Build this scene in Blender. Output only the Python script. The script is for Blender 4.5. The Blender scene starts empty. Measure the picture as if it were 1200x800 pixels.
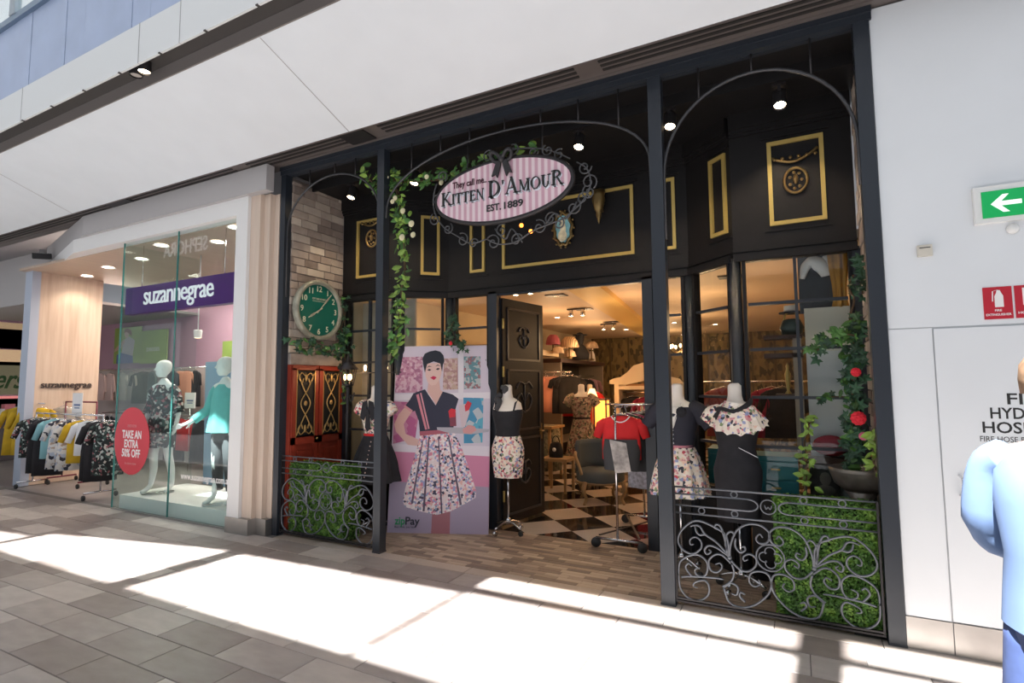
import bpy, math, random
from mathutils import Vector, Matrix, Euler
random.seed(7)
scene = bpy.context.scene
COL = scene.collection
PI = math.pi

# ------------------------------------------------------------------ camera
CAMP = Vector((0.0, -4.1412, 1.6))
YAW, PITCH, ROLL, FPX = 0.4816, 0.0793, -0.0068, 636.04
_f = Vector((-math.sin(YAW)*math.cos(PITCH), math.cos(YAW)*math.cos(PITCH), math.sin(PITCH)))
_r = Vector((math.cos(YAW), math.sin(YAW), 0)); _u = _r.cross(_f)
RGT = _r*math.cos(ROLL) + _u*math.sin(ROLL); UPV = -_r*math.sin(ROLL) + _u*math.cos(ROLL); FWD = _f
cam = bpy.data.cameras.new('camera'); cam.sensor_width = 36; cam.lens = 36*FPX/1200
cam.clip_start = 0.05; cam.clip_end = 300
camo = bpy.data.objects.new('camera', cam); COL.objects.link(camo)
M = Matrix((RGT, UPV, -FWD)).transposed().to_4x4(); M.translation = CAMP
camo.matrix_world = M
scene.camera = camo

# ------------------------------------------------------------------ light and exposure
scene.view_settings.view_transform = 'Standard'; scene.view_settings.look = 'None'
scene.view_settings.gamma = 1; scene.view_settings.use_curve_mapping = False
scene.view_settings.exposure = 0.0
SKY = 0.85; SUN = 31.0
SD = Vector((0.10, 0.577, -1.0))            # the sun's light falls along this
world = bpy.data.worlds.new('world'); scene.world = world; world.use_nodes = True
bg = world.node_tree.nodes['Background']; bg.inputs[0].default_value = (0.86, 0.92, 1.0, 1); bg.inputs[1].default_value = SKY
sl = bpy.data.lights.new('sun', 'SUN'); sl.energy = SUN; sl.angle = math.radians(0.6); sl.color = (1.0, 0.99, 0.98)
so = bpy.data.objects.new('sun', sl); COL.objects.link(so); so.location = (0, -8, 12)
so.rotation_euler = SD.to_track_quat('-Z', 'Y').to_euler()

def at(px, py, x=None, y=None, z=None):
    """a real point of the place: the view ray through a photo pixel met with a known plane"""
    d = FWD + RGT*((px-600)/FPX) + UPV*((400-py)/FPX)
    if x is not None: t = (x-CAMP.x)/d.x
    elif y is not None: t = (y-CAMP.y)/d.y
    else: t = (z-CAMP.z)/d.z
    return CAMP + d*t

# ------------------------------------------------------------------ materials
MATS = {}
def mat(name, col, rough=0.5, metal=0.0, emit=None, es=0.0, noise=None, bump=None, rnd=0.0, coat=0.0, spec=0.5, scale=None):
    if name in MATS: return MATS[name]
    m = bpy.data.materials.new(name); m.use_nodes = True; nt = m.node_tree; N = nt.nodes; L = nt.links
    b = N['Principled BSDF']
    b.inputs['Base Color'].default_value = (*col, 1); b.inputs['Roughness'].default_value = rough
    b.inputs['Metallic'].default_value = metal; b.inputs['Coat Weight'].default_value = coat
    b.inputs['Specular IOR Level'].default_value = spec
    if emit:
        b.inputs['Emission Color'].default_value = (*emit, 1); b.inputs['Emission Strength'].default_value = es
    sock = None
    if noise or bump:
        tc = N.new('ShaderNodeTexCoord'); mp = N.new('ShaderNodeMapping'); L.new(tc.outputs['Object'], mp.inputs[0])
        if scale: mp.inputs['Scale'].default_value = scale
        if rnd:
            oi = N.new('ShaderNodeObjectInfo'); cx = N.new('ShaderNodeCombineXYZ'); mu = N.new('ShaderNodeMath'); mu.operation = 'MULTIPLY'; mu.inputs[1].default_value = 37
            L.new(oi.outputs['Random'], mu.inputs[0]); L.new(mu.outputs[0], cx.inputs[0]); L.new(mu.outputs[0], cx.inputs[1]); L.new(cx.outputs[0], mp.inputs['Location'])
    if noise:
        n = N.new('ShaderNodeTexNoise'); n.inputs['Scale'].default_value = noise[0]; n.inputs['Detail'].default_value = 5
        L.new(mp.outputs[0], n.inputs['Vector'])
        r = N.new('ShaderNodeMapRange'); r.inputs[1].default_value = .3; r.inputs[2].default_value = .7
        r.inputs[3].default_value = 1-noise[1]; r.inputs[4].default_value = 1+noise[1]; L.new(n.outputs[0], r.inputs[0]); sock = r.outputs[0]
    if rnd:
        oi = N.new('ShaderNodeObjectInfo'); r2 = N.new('ShaderNodeMapRange'); r2.inputs[3].default_value = 1-rnd; r2.inputs[4].default_value = 1+rnd
        L.new(oi.outputs['Random'], r2.inputs[0])
        if sock:
            mm = N.new('ShaderNodeMath'); mm.operation = 'MULTIPLY'; L.new(sock, mm.inputs[0]); L.new(r2.outputs[0], mm.inputs[1]); sock = mm.outputs[0]
        else: sock = r2.outputs[0]
    if sock:
        vm = N.new('ShaderNodeVectorMath'); vm.operation = 'SCALE'; vm.inputs[0].default_value = col; L.new(sock, vm.inputs['Scale'])
        L.new(vm.outputs[0], b.inputs['Base Color'])
    if bump:
        n = N.new('ShaderNodeTexNoise'); n.inputs['Scale'].default_value = bump[0]; L.new(mp.outputs[0], n.inputs['Vector'])
        bp = N.new('ShaderNodeBump'); bp.inputs['Strength'].default_value = bump[1]; bp.inputs['Distance'].default_value = .02
        L.new(n.outputs[0], bp.inputs['Height']); L.new(bp.outputs[0], b.inputs['Normal'])
    MATS[name] = m; return m

def ramp_mat(name, kind, scale, stops, rough=.7, rnd=False, coords='Object', stretch=None, metal=0, bump=0, spec=.5, warp=0):
    """pattern material: kind voronoi | noise | wave | random, through a colour ramp"""
    if name in MATS: return MATS[name]
    m = bpy.data.materials.new(name); m.use_nodes = True; N = m.node_tree.nodes; L = m.node_tree.links; b = N['Principled BSDF']
    b.inputs['Roughness'].default_value = rough; b.inputs['Metallic'].default_value = metal; b.inputs['Specular IOR Level'].default_value = spec
    tc = N.new('ShaderNodeTexCoord'); mp = N.new('ShaderNodeMapping'); L.new(tc.outputs[coords], mp.inputs[0])
    if stretch: mp.inputs['Scale'].default_value = stretch
    rp = N.new('ShaderNodeValToRGB'); e = rp.color_ramp.elements
    while len(e) > 1: e.remove(e[-1])
    e[0].position = stops[0][0]; e[0].color = (*stops[0][1], 1)
    for p, c in stops[1:]:
        q = e.new(p); q.color = (*c, 1)
    vec = mp.outputs[0]
    if warp:
        nz = N.new('ShaderNodeTexNoise'); nz.inputs['Scale'].default_value = scale*.8; L.new(vec, nz.inputs['Vector'])
        sc = N.new('ShaderNodeVectorMath'); sc.operation = 'SCALE'; sc.inputs['Scale'].default_value = warp; L.new(nz.outputs[1], sc.inputs[0])
        ad = N.new('ShaderNodeVectorMath'); L.new(vec, ad.inputs[0]); L.new(sc.outputs[0], ad.inputs[1]); vec = ad.outputs[0]
    if kind == 'voronoi':
        rp.color_ramp.interpolation = 'CONSTANT'
        t = N.new('ShaderNodeTexVoronoi'); t.inputs['Scale'].default_value = scale; L.new(vec, t.inputs['Vector'])
        s = N.new('ShaderNodeSeparateColor'); L.new(t.outputs['Color'], s.inputs[0]); src = s.outputs[0]
    elif kind == 'noise':
        t = N.new('ShaderNodeTexNoise'); t.inputs['Scale'].default_value = scale; t.inputs['Detail'].default_value = 6; L.new(vec, t.inputs['Vector']); src = t.outputs[0]
        if rnd:
            oi = N.new('ShaderNodeObjectInfo'); a = N.new('ShaderNodeMath'); a.operation = 'MULTIPLY_ADD'; a.inputs[1].default_value = rnd; L.new(oi.outputs['Random'], a.inputs[0])
            ml = N.new('ShaderNodeMath'); ml.operation = 'MULTIPLY'; ml.inputs[1].default_value = 1-rnd; L.new(src, ml.inputs[0]); L.new(ml.outputs[0], a.inputs[2]); src = a.outputs[0]
            cx = N.new('ShaderNodeCombineXYZ'); mu = N.new('ShaderNodeMath'); mu.operation = 'MULTIPLY'; mu.inputs[1].default_value = 53
            L.new(oi.outputs['Random'], mu.inputs[0]); L.new(mu.outputs[0], cx.inputs[0]); L.new(mu.outputs[0], cx.inputs[2]); L.new(cx.outputs[0], mp.inputs['Location'])
    elif kind == 'wave':
        t = N.new('ShaderNodeTexWave'); t.inputs['Scale'].default_value = scale; t.inputs['Distortion'].default_value = warp; L.new(mp.outputs[0], t.inputs['Vector']); src = t.outputs[1]
    L.new(src, rp.inputs[0]); L.new(rp.outputs[0], b.inputs['Base Color'])
    if bump:
        bp = N.new('ShaderNodeBump'); bp.inputs['Strength'].default_value = bump; bp.inputs['Distance'].default_value = .01
        L.new(t.outputs[1] if kind == 'wave' else t.outputs[0], bp.inputs['Height']); L.new(bp.outputs[0], b.inputs['Normal'])
    MATS[name] = m; return m

def glass(name, tint=(.92, .97, .95), ior=1.5, rough=0.0):
    if name in MATS: return MATS[name]
    m = bpy.data.materials.new(name); m.use_nodes = True; N = m.node_tree.nodes; L = m.node_tree.links
    N.remove(N['Principled BSDF']); o = N['Material Output']
    t = N.new('ShaderNodeBsdfTransparent'); t.inputs[0].default_value = (*tint, 1)
    g = N.new('ShaderNodeBsdfGlossy'); g.inputs['Roughness'].default_value = rough
    f = N.new('ShaderNodeFresnel'); gm = N.new('ShaderNodeNewGeometry'); mr = N.new('ShaderNodeMapRange'); mr.inputs[3].default_value = ior; mr.inputs[4].default_value = 1/ior
    L.new(gm.outputs['Backfacing'], mr.inputs[0]); L.new(mr.outputs[0], f.inputs[0])
    x = N.new('ShaderNodeMixShader'); L.new(f.outputs[0], x.inputs[0]); L.new(t.outputs[0], x.inputs[1]); L.new(g.outputs[0], x.inputs[2]); L.new(x.outputs[0], o.inputs[0])
    MATS[name] = m; return m

BLACK = mat('black_painted_wood', (.009, .008, .0085), .5, spec=.3, noise=(9, .12), bump=(30, .03))
STEEL = mat('black_powdercoat', (.020, .025, .034), .38)
IRON = mat('wrought_iron', (.14, .15, .17), .38, metal=.55)
DIRON = mat('dark_iron', (.035, .032, .034), .45, metal=.5)
GOLD = mat('gold_leaf_trim', (.55, .40, .12), .38, metal=.35)
OLDG = mat('antique_gold', (.22, .15, .06), .4, metal=.8)
WHITE = mat('white_plaster', (.74, .765, .79), .6, noise=(3, .02))
WWALL = mat('white_panel', (.76, .78, .80), .35, noise=(2, .02))
GREYB = mat('grey_painted_board', (.42, .40, .40), .6)
CHAN = mat('channel_brown', (.06, .053, .05), .6)
BROWNM = mat('bronze_grey_metal', (.16, .135, .125), .42, metal=.4)
DSLOT = mat('dark_slot', (.02, .017, .016), .6)
BLUEP = mat('blue_grey_panel', (.38, .45, .62), .4, noise=(3, .06))
CHROME = mat('chrome', (.72, .72, .74), .16, metal=1)
RUBBER = mat('black_rubber', (.02, .02, .02), .6)
STAINLESS = mat('brushed_stainless', (.42, .40, .38), .35, metal=.85, noise=(6, .08))
PWOOD = ramp_mat('pale_oak', 'noise', 3, [(.3, (.52, .38, .28)), (.5, (.60, .46, .35)), (.7, (.66, .53, .42))], .5, stretch=(5, 5, .35))
GLASS = glass('clear_glass', (.96, .98, .97), 1.33); GGLASS = glass('green_tinted_glass', (.91, .965, .955), 1.3)
GEDGE = mat('glass_edge', (.05, .22, .20), .15)
CREAM = mat('cream_ceiling', (.70, .52, .36), .6)
TILE = ramp_mat('grey_slate_tile', 'noise', 4.5, [(.12, (.19, .155, .14)), (.38, (.28, .24, .22)), (.58, (.37, .325, .30)), (.85, (.52, .47, .43))], .42, rnd=.56, stretch=(1, 2.4, 1), bump=.15)
BTILE = ramp_mat('beige_border_tile', 'noise', 3, [(.2, (.36, .29, .235)), (.8, (.50, .43, .37))], .42, rnd=.5)
GROUT = mat('grout', (.16, .145, .135), .8)
PAVER = ramp_mat('timber_look_paver', 'noise', 6, [(.12, (.13, .095, .075)), (.35, (.25, .18, .135)), (.6, (.36, .27, .20)), (.9, (.48, .38, .29))], .5, rnd=.75, stretch=(1, 6, 1))
STONE = ramp_mat('travertine_brick', 'noise', 7, [(.15, (.17, .13, .11)), (.4, (.33, .26, .22)), (.62, (.48, .40, .33)), (.9, (.64, .55, .46))], .75, rnd=.6, bump=.5)
MORTAR = mat('brick_mortar', (.16, .13, .11), .9)
CWHITE = mat('checker_cream', (.60, .53, .47), .12, rnd=.05, noise=(4, .05), coat=.3)
CBLACK = mat('checker_black', (.022, .018, .018), .1, coat=.3)
FLC = [(0, (.80, .70, .60)), (.40, (.62, .28, .30)), (.50, (.05, .05, .07)), (.58, (.30, .33, .52)), (.66, (.80, .55, .42)), (.74, (.85, .78, .70)), (.86, (.22, .28, .14)), (.92, (.55, .07, .10)), (.96, (.03, .03, .03))]
FLORAL = ramp_mat('floral_cream_cotton', 'voronoi', 46, FLC, .85, warp=.02)
FLORALF = ramp_mat('floral_print_on_poster', 'voronoi', 44, [(0, (.78, .66, .68)), (.36, (.66, .24, .34)), (.48, (.06, .05, .10)), (.56, (.35, .36, .60)), (.68, (.75, .45, .42)), (.78, (.84, .76, .78)), (.92, (.30, .36, .50))], .5, warp=.02)
FDARK = ramp_mat('dark_floral_cloth', 'voronoi', 34, [(0, (.015, .02, .02)), (.45, (.05, .09, .08)), (.6, (.45, .50, .48)), (.72, (.30, .10, .12)), (.8, (.012, .014, .016)), (.93, (.55, .5, .45))], .85, warp=.03)
BWPRINT = ramp_mat('black_white_print_cloth', 'voronoi', 22, [(0, (.70, .68, .66)), (.42, (.04, .04, .06)), (.6, (.45, .50, .60)), (.72, (.74, .72, .70)), (.9, (.45, .33, .25))], .85, warp=.05)
CLOTHK = mat('black_cloth', (.016, .015, .019), .85, noise=(12, .2))
NAVY = mat('navy_cloth', (.018, .018, .03), .8)
RED = mat('red_cloth', (.62, .015, .018), .8, noise=(6, .12))
GREYC = mat('charcoal_cloth', (.05, .05, .055), .8)
TEAL = mat('teal_cloth', (.16, .52, .50), .8, noise=(8, .1))
MUSTARD = mat('mustard_cloth', (.60, .38, .015), .8, noise=(8, .12))
CORAL = mat('coral_cloth', (.72, .30, .20), .8)
PINKC = mat('pale_pink_cloth', (.72, .50, .46), .8)
OATM = mat('oatmeal_cloth', (.55, .48, .40), .85)
OLIVE = mat('olive_cloth', (.06, .075, .05), .85)
WHITEC = mat('white_cloth', (.78, .78, .80), .8)
CALICO = mat('calico_linen', (.76, .70, .64), .8)
MANQ = mat('white_mannequin_gloss', (.80, .84, .82), .28)
LEAF = mat('green_leaf', (.055, .15, .028), .5, rnd=.45)
LEAFD = mat('dark_ivy_leaf', (.022, .075, .035), .5, rnd=.45)
LEAFY = mat('young_leaf', (.20, .33, .05), .5, rnd=.35)
HEDGE = ramp_mat('hedge_leaf', 'noise', 14, [(.3, (.025, .075, .012)), (.5, (.08, .20, .025)), (.7, (.22, .38, .05))], .5)
STEM = mat('brown_stem', (.10, .06, .03), .8)
ROSE = mat('red_rose', (.70, .01, .03), .6, noise=(14, .25)); PROSE = mat('pink_rose', (.62, .12, .22), .6); WROSE = mat('cream_rose', (.78, .72, .48), .6)
BULB = mat('warm_bulb', (1, .8, .5), .4, emit=(1, .62, .28), es=16); BULBW = mat('bright_lens', (1, .9, .7), .4, emit=(1, .78, .5), es=30)
DLIGHT = mat('downlight_lens', (1, 1, 1), .4, emit=(1, .86, .70), es=14)

# ------------------------------------------------------------------ mesh builder
class MB:
    def __init__(s): s.v = []; s.f = []; s.m = []; s.s = []
    def add(s, vs, fs, m=0, sm=False):
        o = len(s.v); s.v += [tuple(v) for v in vs]
        for f in fs: s.f.append(tuple(i+o for i in f)); s.m.append(m); s.s.append(sm)
        return s
    def box(s, x0, x1, y0, y1, z0, z1, m=0, T=None):
        vs = [Vector((x, y, z)) for x in (x0, x1) for y in (y0, y1) for z in (z0, z1)]
        if T is not None: vs = [T @ v for v in vs]
        return s.add(vs, [(0, 1, 3, 2), (4, 6, 7, 5), (0, 4, 5, 1), (2, 3, 7, 6), (0, 2, 6, 4), (1, 5, 7, 3)], m)
    def cham(s, x0, x1, y0, y1, z0, z1, c, m=0):
        """box with its top (z1) edges chamfered"""
        a = [(x0, y0, z0), (x1, y0, z0), (x1, y1, z0), (x0, y1, z0), (x0, y0, z1-c), (x1, y0, z1-c), (x1, y1, z1-c), (x0, y1, z1-c), (x0+c, y0+c, z1), (x1-c, y0+c, z1), (x1-c, y1-c, z1), (x0+c, y1-c, z1)]
        return s.add(a, [(0, 3, 2, 1), (0, 1, 5, 4), (1, 2, 6, 5), (2, 3, 7, 6), (3, 0, 4, 7), (4, 5, 9, 8), (5, 6, 10, 9), (6, 7, 11, 10), (7, 4, 8, 11), (8, 9, 10, 11)], m)
    def bar(s, a, b, w, h, m=0, up=(0, 0, 1)):
        a = Vector(a); b = Vector(b); d = (b-a).normalized(); u = Vector(up)
        if abs(d.dot(u)) > .98: u = Vector((0, 1, 0))
        r = d.cross(u).normalized(); u = r.cross(d)
        vs = [p + r*(i*w/2) + u*(j*h/2) for p in (a, b) for i, j in ((-1, -1), (1, -1), (1, 1), (-1, 1))]
        return s.add(vs, [(0, 3, 2, 1), (4, 5, 6, 7), (0, 1, 5, 4), (1, 2, 6, 5), (2, 3, 7, 6), (3, 0, 4, 7)], m)
    def tube(s, P, r, n=6, closed=False, m=0, caps=True, flat=1.0):
        P = [Vector(p) for p in P]; N = len(P); R = r if isinstance(r, (list, tuple)) else [r]*N
        prev = None; base = len(s.v); vs = []
        for i, p in enumerate(P):
            if closed: d = P[(i+1) % N]-P[i-1]
            else: d = P[min(i+1, N-1)]-P[max(i-1, 0)]
            if d.length < 1e-9: d = Vector((0, 0, 1))
            d.normalize()
            if prev is None:
                a = Vector((0, 1, 0)) if abs(d.y) < .9 else Vector((1, 0, 0))
            else: a = prev
            u = (a - d*a.dot(d)); u = u.normalized() if u.length > 1e-6 else d.orthogonal().normalized(); prev = u; w = d.cross(u)
            for k in range(n):
                t = 2*PI*k/n; vs.append(p + u*(math.cos(t)*R[i]*flat) + w*(math.sin(t)*R[i]))
        fs = []
        for i in range(N if closed else N-1):
            j = (i+1) % N
            for k in range(n): k2 = (k+1) % n; fs.append((i*n+k, i*n+k2, j*n+k2, j*n+k))
        if caps and not closed: fs.append(tuple(range(n-1, -1, -1))); fs.append(tuple((N-1)*n+k for k in range(n)))
        return s.add(vs, fs, m, True)
    def loft(s, rings, m=0, cap=True, closed=True, sm=True):
        n = len(rings[0]); vs = [v for r in rings for v in r]; fs = []
        for i in range(len(rings)-1):
            for k in range(n if closed else n-1): k2 = (k+1) % n; fs.append((i*n+k, i*n+k2, (i+1)*n+k2, (i+1)*n+k))
        if cap: fs.append(tuple(range(n-1, -1, -1))); fs.append(tuple((len(rings)-1)*n+k for k in range(n)))
        return s.add(vs, fs, m, sm)
    def lathe(s, prof, c=(0, 0, 0), n=16, m=0, cap=True, sx=1, sy=1):
        c = Vector(c); return s.loft([[c+Vector((math.cos(2*PI*k/n)*r*sx, math.sin(2*PI*k/n)*r*sy, z)) for k in range(n)] for r, z in prof], m, cap)
    def ball(s, c, r, n=10, m=0):
        r = r if isinstance(r, (tuple, list)) else (r, r, r); c = Vector(c); R = []
        for i in range(n//2+2):
            t = -PI/2 + PI*i/(n//2+1); q = max(math.cos(t), .02)
            R.append([c+Vector((math.cos(2*PI*k/n)*q*r[0], math.sin(2*PI*k/n)*q*r[1], math.sin(t)*r[2])) for k in range(n)])
        return s.loft(R, m)
    def prism(s, poly, fn, d0, d1, m=0, both=True):
        """poly 2-D outline, fn(u,v,d) -> point"""
        n = len(poly); a = [fn(u, v, d0) for u, v in poly]; b = [fn(u, v, d1) for u, v in poly]
        fs = [tuple(range(n, 2*n))] + [(i, (i+1) % n, n+(i+1) % n, n+i) for i in range(n)]
        if both: fs.append(tuple(range(n-1, -1, -1)))
        return s.add(a+b, fs, m)
    def build(s, name, mats, parent=None, world=True, fix=False):
        off = Vector((0, 0, 0))
        if parent is not None and world:
            q = parent
            while q: off = off+Vector(q.location); q = q.parent
        me = bpy.data.meshes.new(name); me.from_pydata([Vector(v)-off for v in s.v], [], s.f)
        for m_ in (mats if isinstance(mats, (list, tuple)) else [mats]): me.materials.append(m_)
        me.polygons.foreach_set('material_index', s.m); me.polygons.foreach_set('use_smooth', s.s); me.update()
        if fix:
            import bmesh
            b = bmesh.new(); b.from_mesh(me); bmesh.ops.recalc_face_normals(b, faces=b.faces); b.to_mesh(me); b.free()
        o = bpy.data.objects.new(name, me); COL.objects.link(o); o.parent = parent; return o

def tag(o, label=None, cat=None, group=None, kind=None):
    if label: o['label'] = label
    if cat: o['category'] = cat
    if group: o['group'] = group
    if kind: o['kind'] = kind
    return o
def thing(name, label, cat, loc=(0, 0, 0), rz=0, group=None):
    o = bpy.data.objects.new(name, None); o.empty_display_size = .1; COL.objects.link(o); o.location = loc; o.rotation_euler = (0, 0, rz)
    return tag(o, label, cat, group)
def struct(name, mb, m, parent=None, label=None):
    o = mb.build(name, m, parent)
    if parent is None: tag(o, label, None, None, 'structure')
    return o
def dup_tree(o, parent=None):
    c = o.copy(); COL.objects.link(c); c.parent = parent
    for ch in list(o.children): dup_tree(ch, c)
    return c
def inst(name, me, loc, parent, rot=None, scale=None):
    o = bpy.data.objects.new(name, me); COL.objects.link(o); o.parent = parent; o.location = loc
    if rot is not None: o.rotation_euler = rot
    if scale is not None: o.scale = scale if not isinstance(scale, (int, float)) else (scale,)*3
    return o
def smooth_path(P, k=5, closed=False):
    P = [Vector(p) for p in P]; out = []; n = len(P)
    for i in range(n if closed else n-1):
        p0 = P[i-1] if (i > 0 or closed) else P[0]; p1 = P[i]; p2 = P[(i+1) % n]; p3 = P[(i+2) % n] if (closed or i+2 < n) else P[-1]
        for j in range(k):
            t = j/k; out.append(.5*((2*p1)+(p2-p0)*t+(2*p0-5*p1+4*p2-p3)*t*t+(3*p1-p0-3*p2+p3)*t**3))
    if not closed: out.append(P[-1])
    return out
def text(name, s, origin, u, v, size, m, parent=None, depth=.004, fit=None, align='LEFT', shear=0, bold=0, world=True, vfit=None, space=1.0):
    """raised lettering lying in the plane (u, v) with its baseline at origin"""
    c = bpy.data.curves.new(name, 'FONT'); c.body = s; c.size = 1; c.shear = shear; c.offset = bold; c.space_character = space; c.resolution_u = 3
    o = bpy.data.objects.new(name, c); COL.objects.link(o); bpy.context.view_layer.update()
    me = bpy.data.meshes.new_from_object(o.evaluated_get(bpy.context.evaluated_depsgraph_get())); bpy.data.objects.remove(o); bpy.data.curves.remove(c)
    xs = [p.co.x for p in me.vertices]; ys = [p.co.y for p in me.vertices]; w = max(xs)-min(xs); x0 = min(xs)
    sx = fit/w if fit else size; sy = size if not vfit else vfit/(max(ys)-min(ys))
    ox = {'LEFT': 0, 'CENTER': -w*sx/2, 'RIGHT': -w*sx}[align]
    u = Vector(u).normalized(); v = Vector(v).normalized(); nrm = u.cross(v); origin = Vector(origin)
    verts = [origin + u*((p.co.x-x0)*sx+ox) + v*(p.co.y*sy) for p in me.vertices]; faces = [tuple(p.vertices) for p in me.polygons]
    mb = MB(); n = len(verts); mb.v = [p+nrm*depth for p in verts] + verts
    ec = {}
    for f in faces:
        for a, b in zip(f, f[1:]+f[:1]): ec[(a, b)] = 1
    fs = faces + [(a, a+n, b+n, b) for (a, b) in ec if (b, a) not in ec]
    mb.f = fs; mb.m = [0]*len(fs); mb.s = [False]*len(fs); bpy.data.meshes.remove(me)
    return mb.build(name, m, parent, world)
X_, Y_, Z_ = Vector((1, 0, 0)), Vector((0, 1, 0)), Vector((0, 0, 1))
def lamp(name, kind, loc, energy, color=(1, .72, .42), size=.1, direction=None, spot=1.2):
    l = bpy.data.lights.new(name, kind); l.energy = energy; l.color = color
    if kind == 'AREA': l.size = size
    else: l.shadow_soft_size = size
    if kind == 'SPOT': l.spot_size = spot; l.spot_blend = .6
    o = bpy.data.objects.new(name, l); COL.objects.link(o); o.location = loc
    if direction is not None: o.rotation_euler = Vector(direction).to_track_quat('-Z', 'Y').to_euler()
    return o
# ================================================================== the setting
def offp(S, p, dz=0): return (p[0]+S*0, p[1], p[2])
XA, XB, XC, XD = -5.067, -3.640, -0.892, 0.467
HB = 4.034
# ---- mall floor
fb = MB().box(-30, 12, -3.45, 0.05, -.12, -.012).box(-30, -5.1, .05, 6, -.12, -.012)
floor = struct('floor', fb, mat('floor_slab_slate', (.22, .205, .20), .42, noise=(1.6, .18)))
struct('floor', MB().box(-30, 12, -20, -3.45, -.12, -.012), mat('floor_slab_low_bounce', (.115, .118, .125), .5))  # unseen floor behind the camera, darkened to cut the sun's bounce
TW, TH, x0t = .5745, .27, -4.02
tmesh = {}
def tile_mesh(w, d, m, key, z=-.012, g=.003, c=.002):
    k = (round(w, 3), round(d, 3), key)
    if k not in tmesh:
        o = MB().cham(-w/2+g, w/2-g, -d/2+g, d/2-g, z, 0, c).build('tile', m); tmesh[k] = o.data; bpy.data.objects.remove(o)
    return tmesh[k]
struct('grout_bed', MB().box(-11.5, 2.2, -3.4, .0, -.011, -.004), GROUT, floor)
for k in range(-5, 7):
    yc = -1.985 + TH*(k+.5)
    for j in range(-13, 11):
        xc = x0t + TW*(j+.5) + (TW/2 if k % 2 == 0 else 0)
        if -11.3 < xc < 1.9: inst('tile', tile_mesh(TW, TH, TILE, 't'), (xc, yc, 0), floor, (0, 0, PI*random.randint(0, 1)))
for j in range(10): inst('tile', tile_mesh(.6, .145, BTILE, 'b'), (-5.0+.6*(j+.5), -.0225, .0), floor)
# ---- alcove floor of narrow pavers
fa = struct('floor', MB().box(-5.03, .53, .05, 1.25, -.1, -.011), GROUT)
pm = MB().cham(-.104, .104, -.0285, .0285, -.011, 0, .0015).build('paver', PAVER); pme = pm.data; bpy.data.objects.remove(pm)
rest = MB()
for r_ in range(20):
    y = .05+.06*(r_+.5); o_ = random.random()*.21
    for c_ in range(-1, 27):
        x = -5.0+o_+.21*(c_+.5)
        if x < -4.9 or x > .35: continue
        if -3.75 < x < -.85: inst('paver', pme, (x, y, 0), fa)
        else: rest.cham(x-.104, x+.104, y-.0285, y+.0285, -.011, 0, .0015)
o = rest.build('paver', ramp_mat('timber_paver_far', 'noise', 5, [(.2, (.13, .095, .075)), (.45, (.26, .19, .14)), (.7, (.42, .32, .24))], .5, stretch=(1, 6, 1)), fa); o['kind'] = 'stuff'
# ---- checkerboard shop floor
fc = struct('floor', MB().box(-5.05, .6, 1.25, 10.2, -.1, -.011), GROUT)
def clip(poly, f):
    out = []
    for i, p in enumerate(poly):
        q = poly[(i+1) % len(poly)]; a, b = f(p), f(q)
        if a >= 0: out.append(p)
        if (a >= 0) != (b >= 0): t = a/(a-b); out.append((p[0]+(q[0]-p[0])*t, p[1]+(q[1]-p[1])*t))
    return out
far = MB()
for mm in range(-24, 24):
    for nn in range(-24, 24):
        cx, cy = -2.61+.36*(mm+nn), 2.265+.36*(nn-mm)
        if not (-5.3 < cx < .8 and .9 < cy < 10.4): continue
        h = .358; P = [(cx-h, cy), (cx, cy-h), (cx+h, cy), (cx, cy+h)]
        for f in (lambda p: p[1]-1.252, lambda p: p[0]+4.94, lambda p: .44-p[0], lambda p: 10.1-p[1]): P = clip(P, f) if P else P
        if len(P) < 3: continue
        w = (mm+nn) % 2 == 0
        MB().prism([(u-cx, v-cy) for u, v in P], lambda u, v, d: (u, v, d), -.011, 0, both=False).build('tile', CWHITE if w else CBLACK, fc, world=False).location = (cx, cy, 0)
# ---- roof plates, unseen, added with openings shaped to throw the sun patches
RZ = 7.5
def up(x, y, z0=0.0): t = (RZ-z0); return (x-SD.x*t, y-SD.y*t)
rf = MB()
def plate(pts): rf.prism(pts, lambda u, v, d: (u, v, d), RZ, RZ+.12)
def fl(*pts, z=0): plate([up(x, y, z) for x, y in pts])
cells = [(-9.8, -7.47, -1.45, -1.24), (-7.36, -5.07, -1.08, -.6), (-4.84, -2.455, -.62, -.5), (-2.415, -.16, -.47, -.44), (.10, 2.3, -.44, -.44)]
SH = .16     # slight skew of the mullions
NEARY = -1.66
fl((-22, -3.2), (9, -3.2), (9, NEARY), (-22, NEARY))
xs = [-22]+[c for q in cells for c in q[:2]]+[9]
for i in range(0, len(xs), 2):
    a, b = xs[i], xs[i+1]; fl((a, NEARY), (b, NEARY), (b+SH, .95), (a+SH, .95))
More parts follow.
